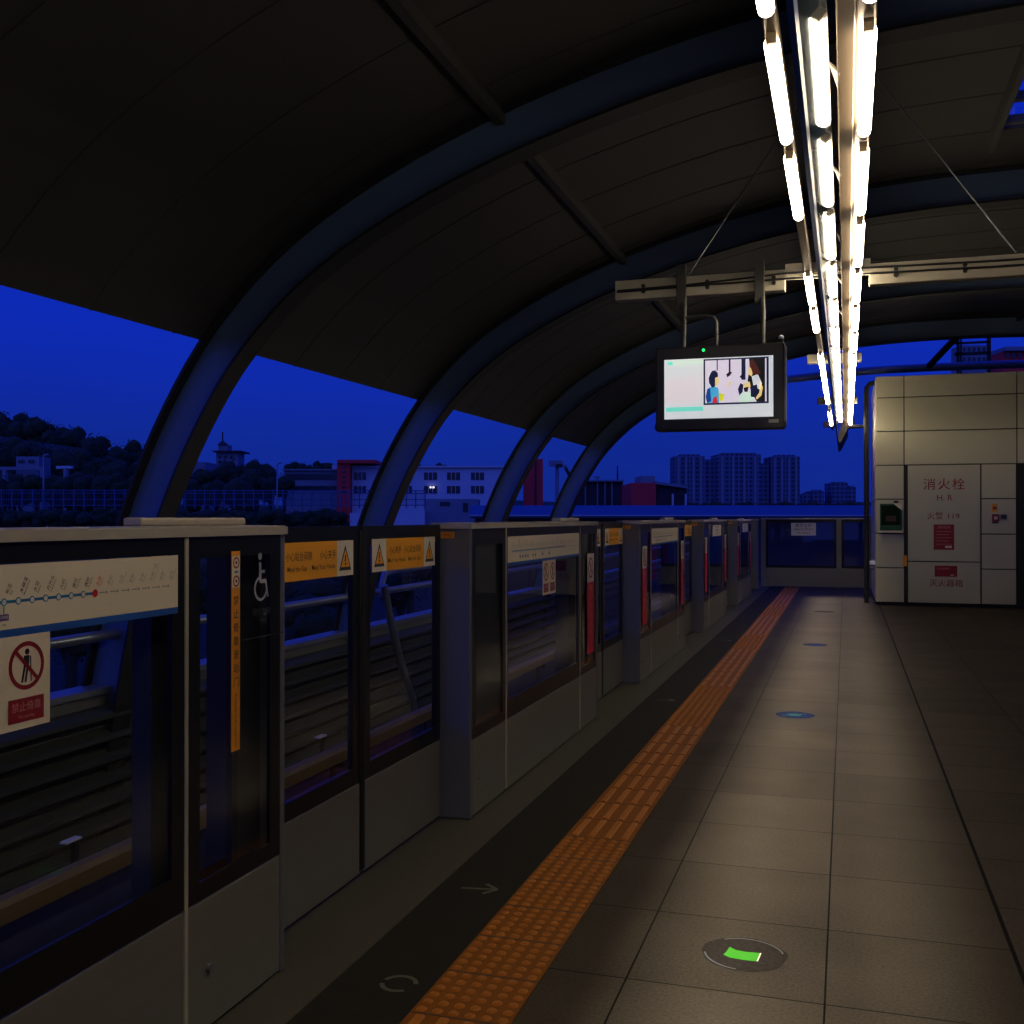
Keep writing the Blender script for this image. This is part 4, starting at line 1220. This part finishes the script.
# brick hall and red hall beyond the arch
r = building('brick_hall', 571, 623, 481, 190, 14, M['b_brick'], 'dark brick hall with pale pilasters right of the fourth roof rib')
for x in (585.5, 597.5, 605, 612):
    b = MB(); obox(b, x - 0.6, x + 0.6, 481, 507, 189.5, 0.6, M['b_grey']); b.build('pilaster', r)
b = MB(); obox(b, 568, 624, 479.8, 481.5, 189, 15, M['b_grey']); b.build('roof_edge', r)
b = MB(); b.tube([W(597.5, 481, 192), W(597.5, 476.5, 192)], 0.25, M['b_grey'], 6).tube([W(594, 477, 192), W(600, 477, 192)], 0.2, M['b_grey'], 6); b.build('mast', r)
r = building('red_hall', 631, 656, 483, 170, 14, M['b_red'], 'red hall below the left bottom corner of the monitor')
b = MB(); obox(b, 640.5, 655, 476, 483, 171, 8, M['b_grey']); b.build('roof_room', r)
b = MB(); obox(b, 656, 687, 485, 520, 171, 12, M['b_brick']); wg = b.build('side_wing', r)
b = MB()
b.add([W(655, 481, 170), W(688, 486, 170), W(688, 488.5, 170), W(655, 484, 170)] + [v + FW * 13 for v in (W(655, 481, 170), W(688, 486, 170), W(688, 488.5, 170), W(655, 484, 170))],
      [(3, 2, 1, 0), (4, 5, 6, 7), (0, 1, 5, 4), (2, 3, 7, 6), (1, 2, 6, 5), (3, 0, 4, 7)], M['b_grey']); b.build('wing_roof', r)
for x in (673, 686):
    b = MB(); obox(b, x - 0.7, x + 0.7, 494, 520, 169.8, 0.8, M['b_white']); b.build('column', r)
# lattice mast behind the brick hall
b = MB()
for dx in (-0.9, 0.9): b.tube([W(617.5 + dx, 500, 230), W(617.5, 466, 230)], 0.12, M['b_brick'], 5)
for y in (478, 484, 490): b.tube([W(616.8, y, 230), W(618.2, y, 230)], 0.1, M['b_brick'], 4)
b.tube([W(617, 500, 230), W(617, 530, 230)], 0.2, M['b_brick'], 5)
tag(b.build('lattice_mast'), 'thin lattice mast behind the dark brick hall', 'mast')
# hoarding on a pole
r = thing('hoarding', W(557, 530, 140), 'small pale hoarding on a pole between the third and fourth roof ribs', 'hoarding')
b = MB(); obox(b, 549, 563, 460.5, 466.5, 140, 0.5, M['b_grey']); b.build('board', r)
b = MB(); b.tube([W(557, 466, 140.4), W(557, 530, 140.4)], 0.25, M['b_grey'], 6); b.build('pole', r)
b = MB(); obox(b, 556, 562.5, 464, 467.5, 139.5, 0.4, M['b_brick']); b.build('lower_panel', r)
# long metal roof band
b = MB()
P0 = [W(470, 515.8, 58), W(905, 515.8, 58), W(905, 505.5, 70), W(470, 505.5, 70)]
b.add(P0 + [p + V((0, 0, -0.15)) for p in P0], [(0, 1, 2, 3), (7, 6, 5, 4), (0, 4, 5, 1), (1, 5, 6, 2), (2, 6, 7, 3), (3, 7, 4, 0)], M['b_band'])
r = thing('long_shed', (W(690, 520, 64).x, W(690, 520, 64).y, -5.5), 'long low shed with a pale sheet roof beyond the far end barrier', 'shed')
b.build('sheet_roof', r)
b = MB(); obox(b, 475, 900, 515.3, 640, 59, 10, M['b_brick']); b.build('walls', r)
b = MB(); b.tube([W(470, 516, 57.8), W(905, 516, 57.8)], 0.08, M['pipe'], 6); b.build('gutter', r)

# apartment towers far away
def tower_mat(name, col):
    m = mat(name, col, 0.85)
    nt = m.node_tree
    tc = nt.nodes.new('ShaderNodeTexCoord'); mp = nt.nodes.new('ShaderNodeMapping'); br = nt.nodes.new('ShaderNodeTexBrick')
    mp.inputs['Rotation'].default_value = (PI / 2, 0, 0)
    br.offset = 0.0
    br.inputs['Color1'].default_value = rgb(*[c * 0.55 for c in col]); br.inputs['Color2'].default_value = rgb(*[c * 0.65 for c in col]); br.inputs['Mortar'].default_value = rgb(*col)
    br.inputs['Scale'].default_value = 1.0; br.inputs['Brick Width'].default_value = 3.0; br.inputs['Row Height'].default_value = 3.0; br.inputs['Mortar Size'].default_value = 0.55
    nt.links.new(tc.outputs['Object'], mp.inputs[0]); nt.links.new(mp.outputs[0], br.inputs['Vector']); nt.links.new(br.outputs['Color'], nt.nodes['Principled BSDF'].inputs['Base Color'])
    return m
M['tower'] = tower_mat('tower_facade', (96, 104, 130))
tw = [(675, 705, 456, 'leftmost apartment tower below the monitor', [(705, 716, 459.5)]),
      (717, 761, 454.5, 'widest apartment tower, in the middle of the three', [(761, 769, 463.5)]),
      (771.5, 800, 456.5, 'right hand apartment tower, left of the lamp fitting tip', [])]
for x0, x1, yt, lab, wings in tw:
    r = building('apartment_tower', x0, x1, yt, 700, 22, M['tower'], lab, 'tower block', -6)
    for a, c, y in wings:
        b = MB(); obox(b, a, c, y, 526, 704, 16, M['tower']); b.build('side_wing', r)
    nb = 4
    for i in range(nb):
        x = x0 + (x1 - x0) * (i + 0.5) / nb
        b = MB(); obox(b, x - 1.2, x + 1.2, yt + 1.5, 526, 699.0, 1.2, M['b_grey']); b.build('balcony_stack', r)
    b = MB(); obox(b, x0 + 5, x1 - 5, yt - 1.6, yt, 705, 10, M['tower']); b.build('roof_house', r)
for x0, x1, yt, lab in ((832, 848, 483, 'small tower block left of the equipment room'), (848, 856, 487, 'low block touching the small tower block'), (812, 824, 491, 'far low block left of the small tower block'),
                        (624, 630, 489, 'far small block left of the red hall'), (803, 811, 494, 'far low block right of the apartment towers')):
    r = building('distant_block', x0, x1, yt, 760, 18, M['tower'], lab, 'tower block', -6)
    b = MB(); obox(b, x0 + 2, x1 - 2, yt - 1.2, yt, 764, 8, M['tower']); b.build('roof_house', r)
# far tree line in front of the towers
for i in range(19):
    tree(683 + 11 * i, 499.5 + (i % 3), 22, 330, 'dark far tree in the row at the feet of the apartment towers', 'far tree row', i)
# buildings over the equipment room
r = building('tall_red_block', 1003, 1060, 350, 75, 2, M['b_red'], 'red block seen over the roof of the equipment room')
b = MB(); obox(b, 1006, 1060, 346.5, 350.5, 74.5, 2.4, M['b_grey']); b.build('roof_edge', r)
for x in (1006, 1012, 1018): bwin(r, x, x + 3.5, 353, 358, 75)
r = building('tall_grey_block', 962, 988, 345, 85, 2, M['b_grey'], 'grey block behind the dark ladder frame over the equipment room')
for i in range(5): bwin(r, 963.5 + 5 * i, 966 + 5 * i, 347, 351, 85)
for i in range(5): bwin(r, 963.5 + 5 * i, 966 + 5 * i, 357, 361, 85)
# dark frame standing behind the equipment room
fy = KY + 3.6
r = thing('dark_frame', (2.4, fy, 0), 'dark steel ladder frame standing on the equipment room roof', 'steel frame')
def fx(px): return fy * math.tan(math.atan((px - 512) / F) - TH)
fd = lambda x: fy * math.cos(TH) - x * math.sin(TH)
def fz(px, py): return H + (518 - py) * fd(fx(px)) / F
for px, w in ((958.5, 0.05), (961.5, 0.03), (989.5, 0.07)):
    x = fx(px); b = MB(); b.box(x - w / 2, x + w / 2, fy, fy + 0.08, 3.0, fz(px, 334), M['flange']); b.build('upright', r)
for py, w in ((342.5, 0.04), (353.5, 0.06), (364, 0.06)):
    b = MB(); b.box(fx(955), fx(990), fy, fy + 0.05, fz(970, py) - w / 2, fz(970, py) + w / 2, M['flange']); b.build('rung', r)
b = MB(); b.box(fx(955), fx(992), fy - 0.1, fy + 0.2, 2.9, 3.02, M['flange']); b.box(fx(972) - 0.03, fx(972) + 0.03, fy, fy + 0.06, 0.0, 3.0, M['flange']); b.build('base', r)
# lamp posts
for x, yt, lab in ((43.5, 456, 'thin lamp post in front of the wooded slope'), (277.2, 464, 'thin lamp post left of the balcony building')):
    p = W(x, yt, 64); q = W(x, 506, 64)
    r = thing('lamp_post', (q.x, q.y, q.z - 0.2), lab, 'lamp post')
    b = MB(); b.tube([(q.x, q.y, q.z - 0.2), p], 0.05, M['pipe'], 8); b.build('pole', r)
    b = MB(); b.tube([p, p + RT * 0.12 + V((0, 0, 0.06)), p + RT * 0.28 + V((0, 0, 0.08))], 0.05, M['pipe'], 6); b.build('lamp_head', r)

# ------------------------------------------------------------------ sky
w = bpy.data.worlds.new('dusk'); SC.world = w; w.use_nodes = True
nt = w.node_tree; L = nt.links.new
bg = nt.nodes['Background']
tc = nt.nodes.new('ShaderNodeTexCoord'); sp_ = nt.nodes.new('ShaderNodeSeparateXYZ'); L(tc.outputs['Generated'], sp_.inputs[0])
rp = nt.nodes.new('ShaderNodeValToRGB'); L(sp_.outputs['Z'], rp.inputs[0])
cr = rp.color_ramp
cr.elements[0].position = 0.0; cr.elements[0].color = rgb(16, 36, 126)
cr.elements[1].position = 0.40; cr.elements[1].color = rgb(12, 42, 196)
e = cr.elements.new(0.07); e.color = rgb(14, 38, 138)
e = cr.elements.new(0.17); e.color = rgb(12, 40, 172)
nz = nt.nodes.new('ShaderNodeTexNoise'); nz.inputs['Scale'].default_value = 2.5; nz.inputs['Detail'].default_value = 4
L(tc.outputs['Generated'], nz.inputs['Vector'])
mr = nt.nodes.new('ShaderNodeMapRange'); mr.inputs[1].default_value = 0.3; mr.inputs[2].default_value = 0.7; mr.inputs[3].default_value = 0.9; mr.inputs[4].default_value = 1.08
L(nz.outputs['Fac'], mr.inputs[0])
mul = nt.nodes.new('ShaderNodeMix'); mul.data_type = 'RGBA'; mul.blend_type = 'MULTIPLY'; mul.inputs[0].default_value = 1
L(rp.outputs[0], mul.inputs[6]); L(mr.outputs[0], mul.inputs[7])
# blue glow added to the unseen sky behind, to brighten ribs and buildings
mg = nt.nodes.new('ShaderNodeMapRange'); mg.inputs[1].default_value = 0.2; mg.inputs[2].default_value = -0.5; mg.inputs[3].default_value = 0.0; mg.inputs[4].default_value = 1.0
L(sp_.outputs['Y'], mg.inputs[0])
mx = nt.nodes.new('ShaderNodeMix'); mx.data_type = 'RGBA'
L(mg.outputs[0], mx.inputs[0]); L(mul.outputs[2], mx.inputs[6]); mx.inputs[7].default_value = (0.05, 0.09, 0.75, 1)
L(mx.outputs[2], bg.inputs[0]); bg.inputs[1].default_value = 1.12

for o in bpy.data.objects:
    if '_base' in o: del o['_base']
SC.view_settings.view_transform = 'Standard'
SC.view_settings.look = 'None'
SC.view_settings.gamma = 1
SC.view_settings.exposure = 0
SC.view_settings.use_curve_mapping = False
